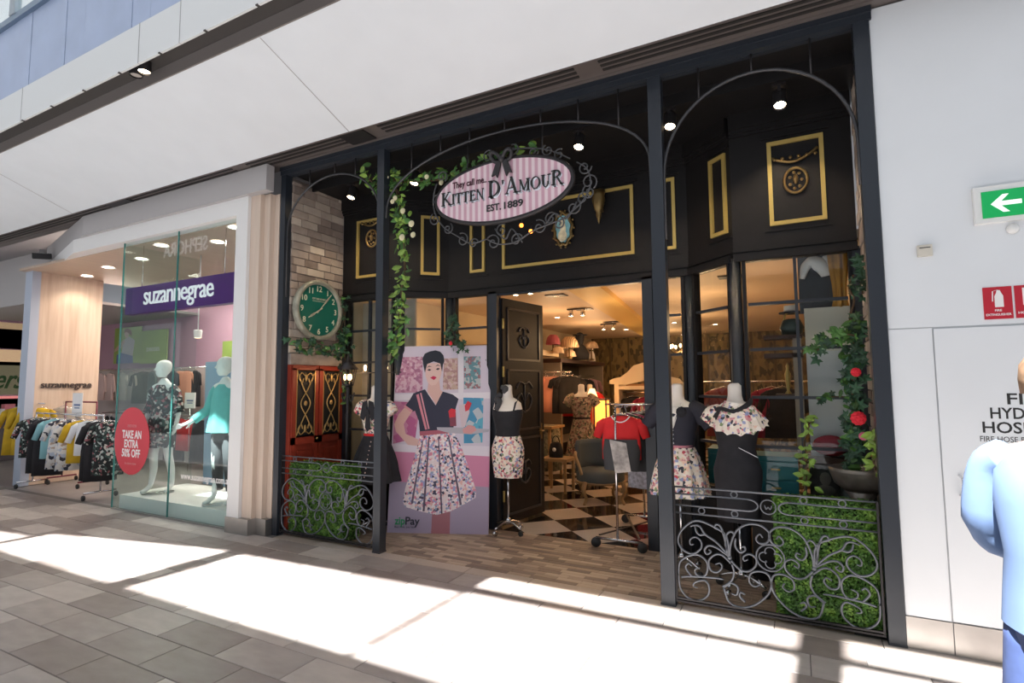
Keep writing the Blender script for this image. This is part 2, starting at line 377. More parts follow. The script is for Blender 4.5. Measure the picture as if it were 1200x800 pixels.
for x0_, x1_, ya, yb in cells:
    t0 = (ya-NEARY)/2.61; t1 = (yb-NEARY)/2.61
    top = -.39 if x0_ > -3 else None
    if top is not None:
        fl((x0_+SH*t0, ya), (x1_+SH*t1, yb), (x1_+SH*.48, top), (x0_+SH*.48, top)); fl((x0_+SH*.6, -.09), (x1_+SH*.6, -.09), (x1_+SH, .95), (x0_+SH, .95))
    elif x1_ < -5 and x0_ > -9: # a small opening added to drop sun on the window display
        hx0, hx1, hy0, hy1 = up(-7.05, 0, .18)[0], up(-5.95, 0, .18)[0], up(0, .32, .18)[1], up(0, .62, .18)[1]
        A, B, C_, D = [up(*p) for p in ((x0_+SH*t0, ya), (x1_+SH*t1, yb), (x1_+SH, .95), (x0_+SH, .95))]
        plate([A, B, (B[0]+.4, hy0), (A[0]-.3, hy0)]); plate([(A[0]-.3, hy0), (hx0, hy0), (hx0, hy1), (A[0]-.3, hy1)]); plate([(hx1, hy0), (B[0]+.5, hy0), (B[0]+.5, hy1), (hx1, hy1)]); plate([(A[0]-.3, hy1), (B[0]+.5, hy1), C_, D])
    else: fl((x0_+SH*t0, ya), (x1_+SH*t1, yb), (x1_+SH, .95), (x0_+SH, .95))
fl((-22, .95), (9, .95), (9, 3.0), (-22, 3.0))
sun_mask_roof = struct('ceiling', rf, WHITE)  # out of view, added to block the sun except at the openings
# ---- opposite side of the mall, seen only in the shop glass
ow = struct('wall_front', MB().box(-30, 12, -14.2, -14, 0, 5.2), mat('far_shop_wall', (.12, .11, .105), .6))
MB().box(-44, -19, -14.2, -14.02, 5.2, 11.5).build('upper_panel', mat('far_upper_wall', (.10, .12, .11), .6), ow)
text('lettering', 'SEPHORA', (-27.9, -14.0, 9.0), (-1, 0, 0), Z_, 1.0, mat('white_letter', (.9, .9, .9), .5, emit=(1, 1, 1), es=1.5), ow, .03, fit=4.0, vfit=.8, bold=.01)
# ---- soffit, channel, fascia above the shops
XL, XR = -30, 6
def yzrun(mb, pts, x0, x1, m=0):   # a bent sheet given by its outline in (y, z)
    return mb.prism(pts, lambda u, v, d: (d, u, v), x0, x1, m)
sof = struct('ceiling', yzrun(MB(), [(-.35, 4.06), (-1.36, 4.43), (-1.36, 4.50), (-.35, 4.13)], XL, XR), WHITE, None)
xs = [XL, -9.2, -3.62, 1.9, XR]
vb = MB(); vb.box(XL, XR, -1.60, -1.36, 4.55, 4.6)
struct('channel_lining', vb, CHAN, sof); struct('channel_edge', MB().box(XL, XR, -1.374, -1.360, 4.432, 4.55), mat('taupe_strip', (.20, .175, .165), .5), sof)
jl = MB()
for x in (-9.0, -3.75, 1.6): jl.bar((x, -.352, 4.0585), (x, -1.358, 4.4285), .006, .004)
struct('panel_joint', jl, GREYB, sof)
fas = struct('trim_1', MB().box(XL, XR, -1.62, -1.600, 4.43, 4.80), mat('fascia_white', (.74, .74, .73), .5))
jb = MB()
for x in (-7.2, -5.0, -4.4, -2.9): jb.box(x-.003, x+.003, -1.623, -1.60, 4.429, 4.802)
struct('panel_joint', jb, GREYB, fas)
for x in [-8.4+.62*i for i in range(12)]: MB().box(x-.012, x+.012, -1.626, -1.60, 4.425, 4.434).build('clip', CHAN, fas)
bw = struct('wall_upper', MB().box(XL, XR, -1.60, -1.54, 4.80, 5.63), GREYB)
for i, (a, b) in enumerate(zip([-9.6, -7.48, -7.1, -6.58, -6.35, -5.98, -5.15, -4.86, -3.6, -2.4], [-7.48, -7.1, -6.58, -6.35, -5.98, -5.15, -4.86, -3.6, -2.4, -1.2])):
    MB().box(a+.004, b-.004, -1.61-.003*(i % 2), -1.598, 4.80, 5.63).build('panel', BLUEP, bw)
struct('handrail', MB().box(XL, XR, -1.65, -1.52, 5.63, 5.70), mat('blue_metal_rail', (.16, .22, .30), .35, metal=.5), bw)
win = struct('window_1', MB().box(-7.55, -7.42, -1.66, -1.60, 5.70, 7.4).box(-4.5, -4.38, -1.66, -1.6, 5.70, 7.4), mat('grey_mullion', (.28, .32, .36), .4))
for a, b in ((-10.6, -7.55), (-7.42, -4.5)): MB().box(a, b, -1.635, -1.625, 5.70, 7.4).build('pane', GLASS, win)
struct('wall_upper', MB().box(XL, XR, 1.6, 1.7, 4.8, 7.4), mat('upper_shop_wall', (.62, .70, .74), .5))
struct('ceiling', MB().box(XL, XR, -1.6, 12, 4.62, 4.72), GREYB)
# ---- vent band above the shopfronts
vband = struct('trim_2', MB().box(XL, XR, -.352, .03, 4.075, 4.16), BROWNM)
vs = [(-12, -5.6), (-5.35, -3.95), (-3.45, -1.45), (-1.25, 1.5)]
sm_ = MB()
for a, b in vs:
    for k in range(3): sm_.box(a, b, -.30+.06*k, -.275+.06*k, 4.066, 4.076)
struct('slot', sm_, DSLOT, vband)
struct('ridge', MB().box(XL, XR, -.352, -.335, 4.055, 4.075).box(XL, XR, -.10, -.085, 4.062, 4.075), BROWNM, vband)
hp = MB().box(-3.93, -3.62, -.33, -.11, 4.058, 4.076).box(-8.2, -7.7, -.33, -.11, 4.058, 4.076)
struct('hatch', hp, DIRON, vband)
# ---- alcove side walls of travertine bricks
def brickwall(name, X, sgn, y0, y1, z0, z1, label=None):
    w = struct(name, MB().box(min(X, X-sgn*.06), max(X, X-sgn*.06), y0, y1, 0, 3.98), MORTAR)
    bh = .092; n = int((z1-z0)/bh)
    for i in range(n+1):
        z = z0+bh*i; zt = min(z+bh-.006, z1); y = y0-random.random()*.2
        if zt-z < .02: continue
        while y < y1:
            L = random.uniform(.16, .27); a, b = max(y, y0), min(y+L-.005, y1)
            if b-a > .02:
                p = random.uniform(.012, .026); q = MB(); T = Matrix.Translation((X+sgn*p/2, (a+b)/2, (z+zt)/2))
                q.cham(-(b-a)/2, (b-a)/2, -(zt-z)/2, (zt-z)/2, -.02, p, .004); R3 = Matrix(((0, 0, sgn), (1, 0, 0), (0, 1, 0))).to_4x4()
                q.v = [tuple(R3 @ Vector(v)) for v in q.v]
                o = q.build('brick', STONE, w, world=False); o.location = (X, (a+b)/2, (z+zt)/2)
            y += L
    return w
wl = brickwall('wall_left', -5.03, 1, .07, .86, 1.97, 3.94)
wr = brickwall('wall_right', .50, -1, .07, .86, 0.9, 3.94)
struct('lintel', MB().box(-5.03, -4.985, .07, .86, 1.84, 1.965), mat('weathered_lintel', (.30, .26, .235), .7, noise=(6, .3)), wl)
# ---- right wall: white panels, cupboard door
rw = struct('wall_right', MB().box(.525, 6, 0.004, .3, 0, 4.07), mat('wall_core', (.6, .62, .64), .5))
for a, b, z0, z1 in ((.527, 3.2, 1.935, 4.06), (.527, .748, .19, 1.93), (2.3, 4, .19, 1.93)):
    MB().box(a, b, -.006, .006, z0, z1).build('panel', WWALL, rw)
struct('baseboard_right', MB().box(.525, .75, -.012, .004, 0, .186).box(.756, 6, -.012, .004, 0, .186), STAINLESS)
dr = struct('door_1', MB().box(.756, 2.29, -.010, .006, .195, 1.922), WWALL)
hd = MB(); hd.tube(smooth_path([(.83, -.01, .93), (.838, -.045, .945), (.838, -.05, .99), (.838, -.045, 1.03), (.83, -.01, 1.045)]), .007); hd.build('handle', CHROME, dr)
BLT = mat('black_letter', (.02, .02, .02), .5)
for s_, x, z, h, ft in (('FIRE', 1.075, 1.468, .072, .20), ('HYDRANT', .995, 1.385, .072, .36), ('HOSE REEL', .955, 1.302, .072, .44), ('FIRE HOSE REEL CUPBOARD', .94, 1.25, .036, .47)):
    text('lettering', s_, (x, -.0105, z), X_, Z_, h*1.25, BLT, dr, .001, fit=ft, bold=.015 if h > .06 else 0)
# ---- shopfront: black panelled walls, windows, door
PL = [Vector(p+(0,)) for p in ((-5.0, .85), (-4.12, .85), (-3.68, 1.25), (-.88, 1.25), (-.44, .85), (.47, .85))]
def seg(i):
    a, b = PL[i], PL[i+1]; u = (b-a).normalized(); n = Vector((u.y, -u.x, 0))
    return lambda s, z, d: a+u*s+n*d+Vector((0, 0, z)), (b-a).length
ZF, ZT = 2.67, 3.93
wb = MB(); cor = MB(); led = MB()
for i in range(5):
    f, L = seg(i)
    for mb, z0, z1, d0, d1 in ((wb, ZF, ZT+.1, -.12, 0), (cor, 3.80, ZT, 0, .05), (cor, 3.74, 3.765, 0, .02), (cor, 3.765, 3.80, 0, .035), (led, ZF-.03, ZF+.03, 0, .03), (led, ZF+.05, ZF+.065, 0, .015)):
        e = .414*abs(d1) if mb is not wb else 0
        mb.add([f(s, z, d) for s in (-.0, L) for z in (z0, z1) for d in (d0, d1)], [(0, 1, 3, 2), (4, 6, 7, 5), (0, 4, 5, 1), (2, 3, 7, 6), (0, 2, 6, 4), (1, 5, 7, 3)])
wback = struct('wall_back', wb, BLACK); struct('cornice', cor, BLACK, wback); struct('ledge', led, BLACK, wback)
def onseg(i, px, py):
    """where along segment i a photo pixel falls"""
    a, b = PL[i], PL[i+1]; d = FWD + RGT*((px-600)/FPX) + UPV*((400-py)/FPX); u = (b-a).normalized(); n = Vector((u.y, -u.x, 0))
    t = (a-CAMP).dot(n)/d.dot(n); p = CAMP+d*t; return (p-a).dot(u), p.z
def goldframe(i, s0, s1, z0=2.915, z1=3.635, w=.032):
    f, L = seg(i); mb = MB()
    def bx(a, b, c, e, d=.022): mb.add([f(s, z, q) for s in (a, b) for z in (c, e) for q in (0, d)], [(0, 1, 3, 2), (4, 6, 7, 5), (0, 4, 5, 1), (2, 3, 7, 6), (0, 2, 6, 4), (1, 5, 7, 3)])
    bx(s0, s1, z0, z0+w); bx(s0, s1, z1-w, z1); bx(s0, s0+w, z0+w, z1-w); bx(s1-w, s1, z0+w, z1-w)
    o = mb.build('gold_frame', GOLD, wback); mb = MB(); bx(s0-.04, s1+.04, z0-.05, z0-.035, .012); bx(s0-.04, s1+.04, z1+.035, z1+.05, .02); mb.build('moulding', BLACK, wback); return o
for i, pa, pb, py in ((0, 419, 456, 290), (1, 493, 515, 290), (2, 551.5, 568.5, 290), (2, 589, 743, 260), (2, 777, 792, 260), (3, 833, 852, 230), (4, 900, 967, 210)):
    goldframe(i, onseg(i, pa, py)[0], onseg(i, pb, py)[0])
def segbox(mb, f, s0, s1, z0, z1, d0, d1, m=0):
    mb.add([f(s, z, d) for s in (s0, s1) for z in (z0, z1) for d in (d0, d1)], [(0, 1, 3, 2), (4, 6, 7, 5), (0, 4, 5, 1), (2, 3, 7, 6), (0, 2, 6, 4), (1, 5, 7, 3)], m)
ZM = [.68, 1.075, 1.48, 1.88, 2.265, 2.645]
def window(name, i, s0, s1, cols, low=True):
    f, L = seg(i); fr = MB(); t = .03
    segbox(fr, f, s0, s1, ZM[-1]-.01, ZF-.02, -.06, .01); segbox(fr, f, s0, s1, .63, ZM[0]+.01, -.06, .03); segbox(fr, f, s0, s0+t, .66, ZF-.02, -.06, .01); segbox(fr, f, s1-t, s1, .66, ZF-.02, -.06, .01)
    w = struct(name, fr, BLACK)
    lp = MB(); segbox(lp, f, s0, s1, 0, .63, -.06, 0); segbox(lp, f, s0+.06, s1-.06, .08, .56, 0, .012); segbox(lp, f, s0, s1, 0, .05, 0, .02); struct('lower_panel', lp, BLACK, w)
    cw = (s1-s0-2*t)/cols
    for c in range(cols):
        a = s0+t+cw*c
        if c: m_ = MB(); segbox(m_, f, a-.012, a+.012, ZM[0], ZM[-1], -.035, .008); struct('mullion', m_, STEEL, w)
        for k in range(5):
            if k: m_ = MB(); segbox(m_, f, a+.012, a+cw-.012, ZM[k]-.012, ZM[k]+.012, -.035, .008); struct('mullion', m_, STEEL, w)
            p = MB(); segbox(p, f, a, a+cw, ZM[k]+.012, ZM[k+1]-.012, -.022, -.018); p.build('pane', GLASS, w)
    return w
Ls = [seg(i)[1] for i in range(5)]
window('window_2', 0, .07, Ls[0]-.06, 2); window('window_3', 1, .05, Ls[1]-.05, 1); window('window_4', 2, .08, .57, 1)
window('window_5', 2, Ls[2]-.36, Ls[2]-.05, 1); window('window_6', 3, .05, Ls[3]-.05, 1); window('window_7', 4, .06, .87, 2)
pil = MB()
def post(x, y, w, d=.1): pil.box(x-w/2, x+w/2, y-.01, y+d, 0, ZF)
post(-4.97, .85, .1); post(.46, .85, .1); post(-3.055, 1.23, .11); post(-1.285, 1.23, .1, .12)
for p in PL[1:5]: pil.lathe([(.055, 0), (.055, ZF)], (p.x, p.y+.03, 0), 8)
pil.box(-3.0, -1.33, 1.25, 1.30, 2.62, ZF)
struct('trim_3', pil, STEEL)
# inside lining above the door and shop shell
struct('ceiling', MB().box(-5.0, .5, .36, 1.4, 3.93, 4.02).box(-5.0, .5, .05, .36, 4.0, 4.06).box(-5, .5, .33, .36, 3.90, 4.02), BLACK)
SHW = ramp_mat('warm_cream_wall', 'noise', 2, [(.3, (.50, .40, .27)), (.7, (.60, .49, .34))], .8)
WP = ramp_mat('gold_damask_wallpaper', 'voronoi', 8, [(0, (.16, .11, .05)), (.3, (.24, .17, .07)), (.55, (.07, .055, .03)), (.8, (.22, .15, .07))], .6, stretch=(1.6, 1, .9))
sl_ = struct('wall_left', MB().box(-5.05, -4.95, 1.0, 10.1, 0, 2.86), SHW)
struct('wall_right', MB().box(.5, .6, .95, 10.1, 0, 2.86), SHW)
bwl = struct('wall_back', MB().box(-5.0, .6, 10.05, 10.15, 0, 2.86), WP)
for i in range(11): MB().box(-4.95+.5*i, -4.90+.5*i, 10.03, 10.05, 0, 2.86).build('pilaster', mat('dark_gold_trim', (.10, .07, .03), .5), bwl)
cs = struct('ceiling', MB().box(-5.05, .6, 1.38, 10.1, 2.83, 2.9), CREAM)
nb = MB()
for P_ in ([(-5.0, .95), (-4.14, .95), (-3.68, 1.36), (-3.68, 1.42), (-5.0, 1.42)], [(.5, .95), (-.42, .95), (-.88, 1.36), (-.88, 1.42), (.5, 1.42)]): nb.prism(P_, lambda u, v, d: (u, v, d), 2.76, 2.83)
struct('ceiling', nb, CREAM)
cs2 = MB(); cs2.bar((-2.2, 1.6, 2.80), (-3.15, 9.5, 2.80), .42, .08); cs2.build('ceiling_beam', mat('yellow_beam', (.72, .46, .14), .5), cs)
# ---- store at left: portal, glass, timber wall
pt = MB()
pt.box(-5.66, -5.46, -.17, .12, 0.17, 3.77)                                   # white jamb
pt.box(-9.35, -5.66, -.17, .12, 3.57, 3.77)
pt.prism([(-9.35, -.17), (-9.35, .12), (-11.25, .62), (-11.25, .33)], lambda u, v, d: (u, v, d), 3.57, 3.77)
por = struct('trim_4', pt, mat('portal_white', (.76, .75, .74), .5))
struct('jamb', MB().box(-5.46, -5.30, -.13, .14, .17, 3.78).box(-5.30, -5.2, -.08, .14, .17, 3.78).box(-5.2, -5.12, -.02, .14, .17, 3.78), mat('pale_oak_trim', (.62, .50, .41), .5, noise=(4, .05), scale=(8, 8, .5)), por)
struct('plinth', MB().box(-5.67, -5.29, -.18, .12, 0, .17).box(-5.29, -5.12, -.09, .12, 0, .17), STAINLESS, por)
gb = MB(); gb.box(-9.0, -5.1, -.22, -.12, 3.77, 4.06); gb.prism([(-9.0, -.22), (-9.0, -.12), (-11.6, .50), (-11.6, .40)], lambda u, v, d: (u, v, d), 3.77, 4.06)
struct('wall_bulkhead', gb, GREYB)
struct('wall_bulkhead', MB().box(-30, -11.53, .5, .6, 3.2, 4.07).box(-30, -11.45, .5, 4, 3.15, 3.2), GREYB)
struct('wall_core', MB().box(-5.12, -5.03-.06, .05, 3.2, 0, 4.06), GREYB)
struct('ceiling', MB().box(-11.5, -5.12, .0, 3.2, 3.56, 3.6), mat('oak_ceiling', (.50, .38, .29), .5, noise=(3, .06), scale=(6, .4, 1)))
tw = struct('wall_timber', MB().box(-11.46, -11.30, .22, 1.16, 0, 3.56), PWOOD)
struct('edge', MB().box(-11.52, -11.28, .10, .22, 0, 3.62), mat('blue_grey_edge', (.40, .45, .55), .5), tw)
text('lettering', 'suzannegrae', (-11.295, .31, 1.60), Y_, Z_, .16, mat('bronze_letter', (.07, .05, .045), .4), tw, .02, fit=.74, bold=.01)
PURP = mat('mauve_wall', (.50, .30, .40), .7)
struct('wall_back', MB().box(-16, -5.09, 3.1, 3.2, 0, 3.56), PURP); struct('wall_left', MB().box(-16.1, -16, 1.16, 3.2, 0, 3.56), PURP)
struct('trim_5', MB().box(-16, -5.1, 3.06, 3.1, 0, 2.0), mat('display_backing', (.62, .52, .50), .7))
# ================================================================== steel frame, railings, sign, plants
fr = thing('steel_frame', 'black steel portal frame of four posts and thin arches before the black shopfront', 'frame', (-2.3, 0, 0))
DIRON2 = mat('arch_iron', (.06, .06, .065), .4, metal=.4)
for x, w in ((XA, .075), (XB, .088), (XC, .10), (XD+.01, .09)):
    MB().box(x-w/2, x+w/2, -.02, .07, 0, HB).box(x-w/2-.004, x+w/2+.004, -.024, .074, 0, .012).build('post', STEEL, fr)
MB().box(XA-.04, XD+.07, -.03, .075, HB-.045, HB+.042).box(XA-.04, XD+.07, -.045, -.03, HB+.0, HB+.042).build('beam', STEEL, fr)
def archpath(x0, x1, zs, ze, top, xt=None):
    c = (x0+x1)/2; a = (x1-x0)/2
    return [(c-a*math.cos(t*PI/24), .02, zs+(ze-zs)*t/24+(top-zs)*math.sin(t*PI/24)) for t in range(25)]
MB().tube([(-5.03, .02, 2.6)]+archpath(-5.03, -3.68, 3.33, 3.33, 3.87)+[(-3.68, .02, 2.9)], .0115).build('arch', DIRON2, fr)
MB().tube([(-3.60, .02, 3.28)]+[(-2.27-1.33*math.cos(t*PI/30), .02, 3.28+.60*math.sin(t*PI/30)**.8) for t in range(1, 30)]+[(-.94, .02, 3.16)], .0115).build('arch', DIRON2, fr)
MB().tube([(-.84, .02, 2.7)]+archpath(-.84, .43, 3.2, 3.2, 3.85)+[(.43, .02, 2.9)], .0125).build('arch', DIRON2, fr)
def arch_z(x):
    if x < -3.64: c, a, b, h = -4.355, .675, 3.33, .54
    elif x < -.9: c, a, b, h = -2.27, 1.33, 3.28, .60
    else: c, a, b, h = -.205, .635, 3.2, .65
    t = max(0, 1-((x-c)/a)**2)**.5; return b+h*(t**.8 if a > 1 else t)
for x in (-4.69, -4.315, -4.02, -3.28, -2.934, -2.606, -2.235, -1.88, -1.533, -1.188, -.565, -.197, .178):
    z = arch_z(x)
    MB().tube([(x, .02, z), (x, .02, HB-.03)], .008).build('rod', DIRON, fr)
MB().box(XA-.04, XD+.07, .03, .07, 3.985, 3.99).build('rail', STEEL, fr)

# ---- railings: wrought iron scroll work, the same drawing in both bays
SCR = [[(-0.414,0.39),(-0.434,0.524),(-0.571,0.586),(-0.761,0.613),(-0.913,0.538),(-0.963,0.457),(-0.909,0.397),(-0.802,0.378),(-0.713,0.42),(-0.707,0.471),(-0.767,0.498),(-0.826,0.474),(-0.825,0.442),(-0.789,0.445)],[(-0.423,0.401),(-0.54,0.478),(-0.66,0.525),(-0.709,0.572),(-0.763,0.581),(-0.822,0.568)],[(-0.66,0.525),(-0.718,0.517),(-0.755,0.537),(-0.767,0.571)],[(-0.431,0.407),(-0.454,0.51),(-0.491,0.588),(-0.536,0.603),(-0.557,0.579),(-0.526,0.569)],[(-0.422,0.42),(-0.447,0.473),(-0.434,0.536),(-0.386,0.564),(-0.35,0.542),(-0.38,0.522)],[(-0.423,0.395),(-0.541,0.441),(-0.625,0.449),(-0.671,0.417),(-0.648,0.388),(-0.603,0.408),(-0.629,0.421)],[(-0.406,0.378),(-0.397,0.465),(-0.332,0.569),(-0.22,0.623),(-0.096,0.629),(-0.011,0.593),(0,0.552),(-0.033,0.513),(-0.102,0.507),(-0.133,0.535),(-0.096,0.568),(-0.065,0.546)],[(-0.34,0.519),(-0.346,0.469),(-0.302,0.43),(-0.248,0.447),(-0.253,0.471),(-0.291,0.464)],[(-0.397,0.367),(-0.31,0.314),(-0.22,0.31),(-0.147,0.353),(-0.141,0.402),(-0.205,0.426),(-0.268,0.402),(-0.26,0.376),(-0.222,0.388)],[(-0.398,0.348),(-0.488,0.395),(-0.563,0.391),(-0.629,0.346),(-0.616,0.285),(-0.55,0.272),(-0.493,0.309),(-0.513,0.338),(-0.563,0.324)],[(-0.967,0.213),(-0.949,0.304),(-0.853,0.357),(-0.735,0.374),(-0.651,0.331),(-0.654,0.262),(-0.704,0.226),(-0.771,0.238),(-0.781,0.271),(-0.729,0.286)],[(-0.967,0.226),(-0.952,0.125),(-0.867,0.065),(-0.75,0.057),(-0.65,0.107),(-0.639,0.171),(-0.685,0.203),(-0.783,0.181),(-0.808,0.153),(-0.761,0.145)],[(-0.938,0.203),(-0.82,0.218),(-0.589,0.231),(-0.478,0.23)],[(-0.389,0.343),(-0.369,0.284),(-0.405,0.225),(-0.499,0.179)],[(-0.481,0.175),(-0.431,0.082),(-0.305,0.06),(-0.163,0.094),(-0.037,0.174),(0,0.243),(-0.028,0.305),(-0.115,0.32),(-0.203,0.294),(-0.216,0.238),(-0.164,0.214),(-0.107,0.237),(-0.127,0.262)],[(-0.481,0.175),(-0.406,0.213),(-0.335,0.19),(-0.352,0.14),(-0.406,0.143)],[(-0.268,0.101),(-0.319,0.131),(-0.31,0.159),(-0.265,0.149)],[(-0.82,0.218),(-0.885,0.272),(-0.854,0.306),(-0.816,0.291)]]
def railing(xc, hw, label):
    t = thing('railing', label, 'railing', (xc, .02, 0)); W = hw
    P = lambda u, z: (xc+u*W, .02, z)
    RZS = (.845, .795, .715, .66)
    for z in (RZS[0], RZS[3]): MB().tube([P(-1, z), P(1, z)], .0065, 8).build('rail', IRON, t)
    for sg in (-1, 1):
        MB().tube([P(sg, RZS[1]), P(sg*.20, RZS[1])]+[P(sg*(.20-.10*math.sin(a)), (RZS[1]+RZS[2])/2+.04*math.cos(a)) for a in [PI*i/8 for i in range(9)]]+[P(sg*.20, RZS[2]), P(sg, RZS[2])], .006, 8).build('rail', IRON, t)
    for z in (.035, .055): MB().box(xc-W, xc+W, .008, .032, z-.006, z+.006).build('rail', DIRON, t)
    for s_ in (-.99, .99): MB().box(xc+s_*W-.006, xc+s_*W+.006, .01, .03, .03, .85).build('upright', DIRON, t)
    def ring(u, z, rx, r=.0048, rz=None): MB().tube([P(u+rx/W*math.cos(a), z+(rz or rx)*math.sin(a)) for a in [2*PI*i/20 for i in range(20)]], r, 6, True).build('ring', IRON, t)
    for u in (-.69, -.34, .34, .69): ring(u, .82, .021); ring(u, .6875, .021)
    ring(0, .755, .048); ring(0, .418, .088, .006)
    mb = MB()
    for q in range(4):
        a0 = q*PI/2; cx, cz = .038*math.cos(a0)/W, .418+.038*math.sin(a0)
        mb.tube([P(cx+.032*math.cos(a0+a)/W, cz+.032*math.sin(a0+a)) for a in [-2.1+4.2*i/12 for i in range(13)]], .0045, 6)
    mb.build('quatrefoil', IRON, t)
    mb = MB(); mb.tube(smooth_path([P(-.035, .765), P(-.02, .74), P(0, .755), P(.02, .74), P(.035, .765)]), .004); mb.build('heart', IRON, t)
    for pth in SCR:
        for sg in (-1, 1):
            pts = smooth_path([P(u*sg, z) for u, z in pth], 5); n = len(pts)
            MB().tube(pts, [0.0075 if i < n*.6 else .0075-.003*(i-n*.6)/(n*.4) for i in range(n)], 7, flat=1.3).build('scroll', IRON, t)
    for sg in (-1, 1): MB().ball(P(sg*.41, .385), .016, 8).build('collar', IRON, t)
    return t
railing((XC+.05+XD-.045)/2, (XD-.045-XC-.05)/2, 'wrought iron scroll railing before the right hedge, between third and fourth black posts')
railing((XA+.04+XB-.045)/2, (XB-.045-XA-.04)/2, 'wrought iron scroll railing in front of the left hedge, below the green clock')

# ---- hedges
def leafquad(mb, c, s, nrm, m=0):
    n = Vector(nrm).normalized(); u = n.orthogonal().normalized(); a = random.random()*6.28; w = n.cross(u); u, w = u*math.cos(a)+w*math.sin(a), w*math.cos(a)-u*math.sin(a); c = Vector(c)
    mb.add([c-u*s, c+w*s*.55+n*s*.12, c+u*s, c-w*s*.55+n*s*.12], [(0, 1, 2, 3)], m)
def hedge(x0, x1, y0, y1, z1, label):
    t = thing('hedge', label, 'hedge', ((x0+x1)/2, (y0+y1)/2, 0))
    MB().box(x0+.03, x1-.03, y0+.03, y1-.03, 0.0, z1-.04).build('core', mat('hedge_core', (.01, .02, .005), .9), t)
    mb = MB(); faces = [((x0, x1), (y0, y0), (0.02, z1), (0, -1, 0)), ((x0, x1), (y0, y1), (z1, z1), (0, 0, 1)), ((x0, x0), (y0, y1), (0.02, z1), (-1, 0, 0)), ((x1, x1), (y0, y1), (0.02, z1), (1, 0, 0))]
    for xr, yr, zr, n in faces:
        area = max(xr[1]-xr[0], .001)*max(yr[1]-yr[0], .001) if n[2] else (max(xr[1]-xr[0], yr[1]-yr[0])*(zr[1]-zr[0]))
        for _ in range(int(area*16000)):
            p = Vector((random.uniform(*xr), random.uniform(*yr), random.uniform(*zr))); nv = Vector(n)
            p -= nv*random.random()*.045 - nv*.012; leafquad(mb, p, random.uniform(.009, .016), nv+Vector((random.gauss(0, .5), random.gauss(0, .5), random.gauss(.25, .5))))
    o = mb.build('foliage', HEDGE, t); o['kind'] = 'stuff'
hedge(-.175, .415, .07, .30, .80, 'clipped green box hedge behind the wide right railing')
hedge(-4.95, -4.14, .07, .30, .76, 'clipped green box hedge behind the left railing, beside the red panelled doors')

# ---- leaves and flowers
IVYP = [(0, -.1), (.18, -.32), (.62, -.38), (.42, -.02), (.78, .32), (.30, .34), (0, 1.0), (-.30, .34), (-.78, .32), (-.42, -.02), (-.62, -.38), (-.18, -.32)]
def leafmesh(name, poly, m, s):
    v = [(0, .2*s, .10*s)]+[(x*s, y*s, -.10*s*abs(x)) for x, y in poly]; n = len(poly)
    mb = MB(); mb.add(v, [(0, i+1, (i+1) % n+1) for i in range(n)], 0, False); o = mb.build(name, m); me = o.data; bpy.data.objects.remove(o); return me
IVY = leafmesh('leaf', IVYP, LEAFD, .042); IVYG = leafmesh('leaf', IVYP, LEAF, .042)
OVAL = [(0, -.5), (.3, -.2), (.36, .15), (.2, .6), (0, .9), (-.2, .6), (-.36, .15), (-.3, -.2)]
OVL = leafmesh('leaf', OVAL, LEAFY, .045); OVG = leafmesh('leaf', OVAL, LEAF, .045)
def rose(mb, c, r, m=0):
    c = Vector(c)
    for ring_, n, rr, tilt in ((0, 4, .35, .9), (1, 7, .60, .7), (2, 9, .85, .4), (3, 11, 1.0, .1)):
        for k in range(n):
            a = 2*PI*k/n+ring_*.5; d = Vector((math.cos(a), 0, math.sin(a))); w = Vector((-math.sin(a), 0, math.cos(a)))
            o = c+d*r*rr*.45+Vector((0, -r*tilt*.5, 0))
            mb.add([o-d*r*.35, o-d*r*.1+w*r*.36+Vector((0, -.12*r, 0)), o+d*r*.3+w*r*.26, o+d*r*.42+Vector((0, .12*r, 0)), o+d*r*.3-w*r*.26, o-d*r*.1-w*r*.36+Vector((0, -.12*r, 0))], [(0, 1, 2, 3, 4, 5)], m)
    mb.ball(c, (r*.4, r*.4, r*.4), 8, m)
def vine(label, path, spread, n, meshes, roses=(), cat='vine', facing=(0, -1, 0), name='ivy_vine', stems=1, szr=(.8, 1.7)):
    c = Vector(path[0]); t = thing(name, label, cat, tuple(c)); P = smooth_path(path, 8)
    for k in range(stems):
        MB().tube([p+Vector((math.sin(i*.9+k*2)*spread*.25, math.cos(i*.7+k)*.015, math.sin(i*.5+k*3)*spread*.2)) for i, p in enumerate(P)], .0055, 5).build('stem', STEM, t)
    F = Vector(facing)
    for i in range(n):
        p = random.choice(P); d = Vector((random.gauss(0, spread), random.gauss(0, spread*.5), random.gauss(0, spread)))
        q = (F+Vector((random.gauss(0, .5), random.gauss(0, .35), random.gauss(.2, .5)))).to_track_quat('Z', 'Y').to_euler(); e = Euler((q.x, q.y, q.z)); e.rotate_axis('Z', random.uniform(-2.2, 2.2)+PI)
        inst('leaf', random.choice(meshes), p+d+F*.02-c, t, e, random.uniform(*szr))
    for pos, r, m in roses:
        mb = MB(); rose(mb, pos, r); mb.build('flower', m, t)
    return t
g = []
A = lambda px, py, y: tuple(at(px, py, y=y))
vine('thick garland of green leaves and cream roses hanging down beside the second black post', [A(462, 205, .10), A(468, 235, .10), A(472, 265, .10), A(474, 300, .10), A(472, 340, .10), A(468, 380, .10), A(462, 412, .10)], .045, 210, [OVL, OVG, OVL, IVYG],
     [(A(472, 247, .03), .035, WROSE), (A(482, 262, .03), .04, WROSE), (A(471, 278, .03), .04, WROSE), (A(484, 275, .03), .035, WROSE), (A(460, 236, .03), .03, WROSE)], 'garland', name='flower_garland', stems=2)
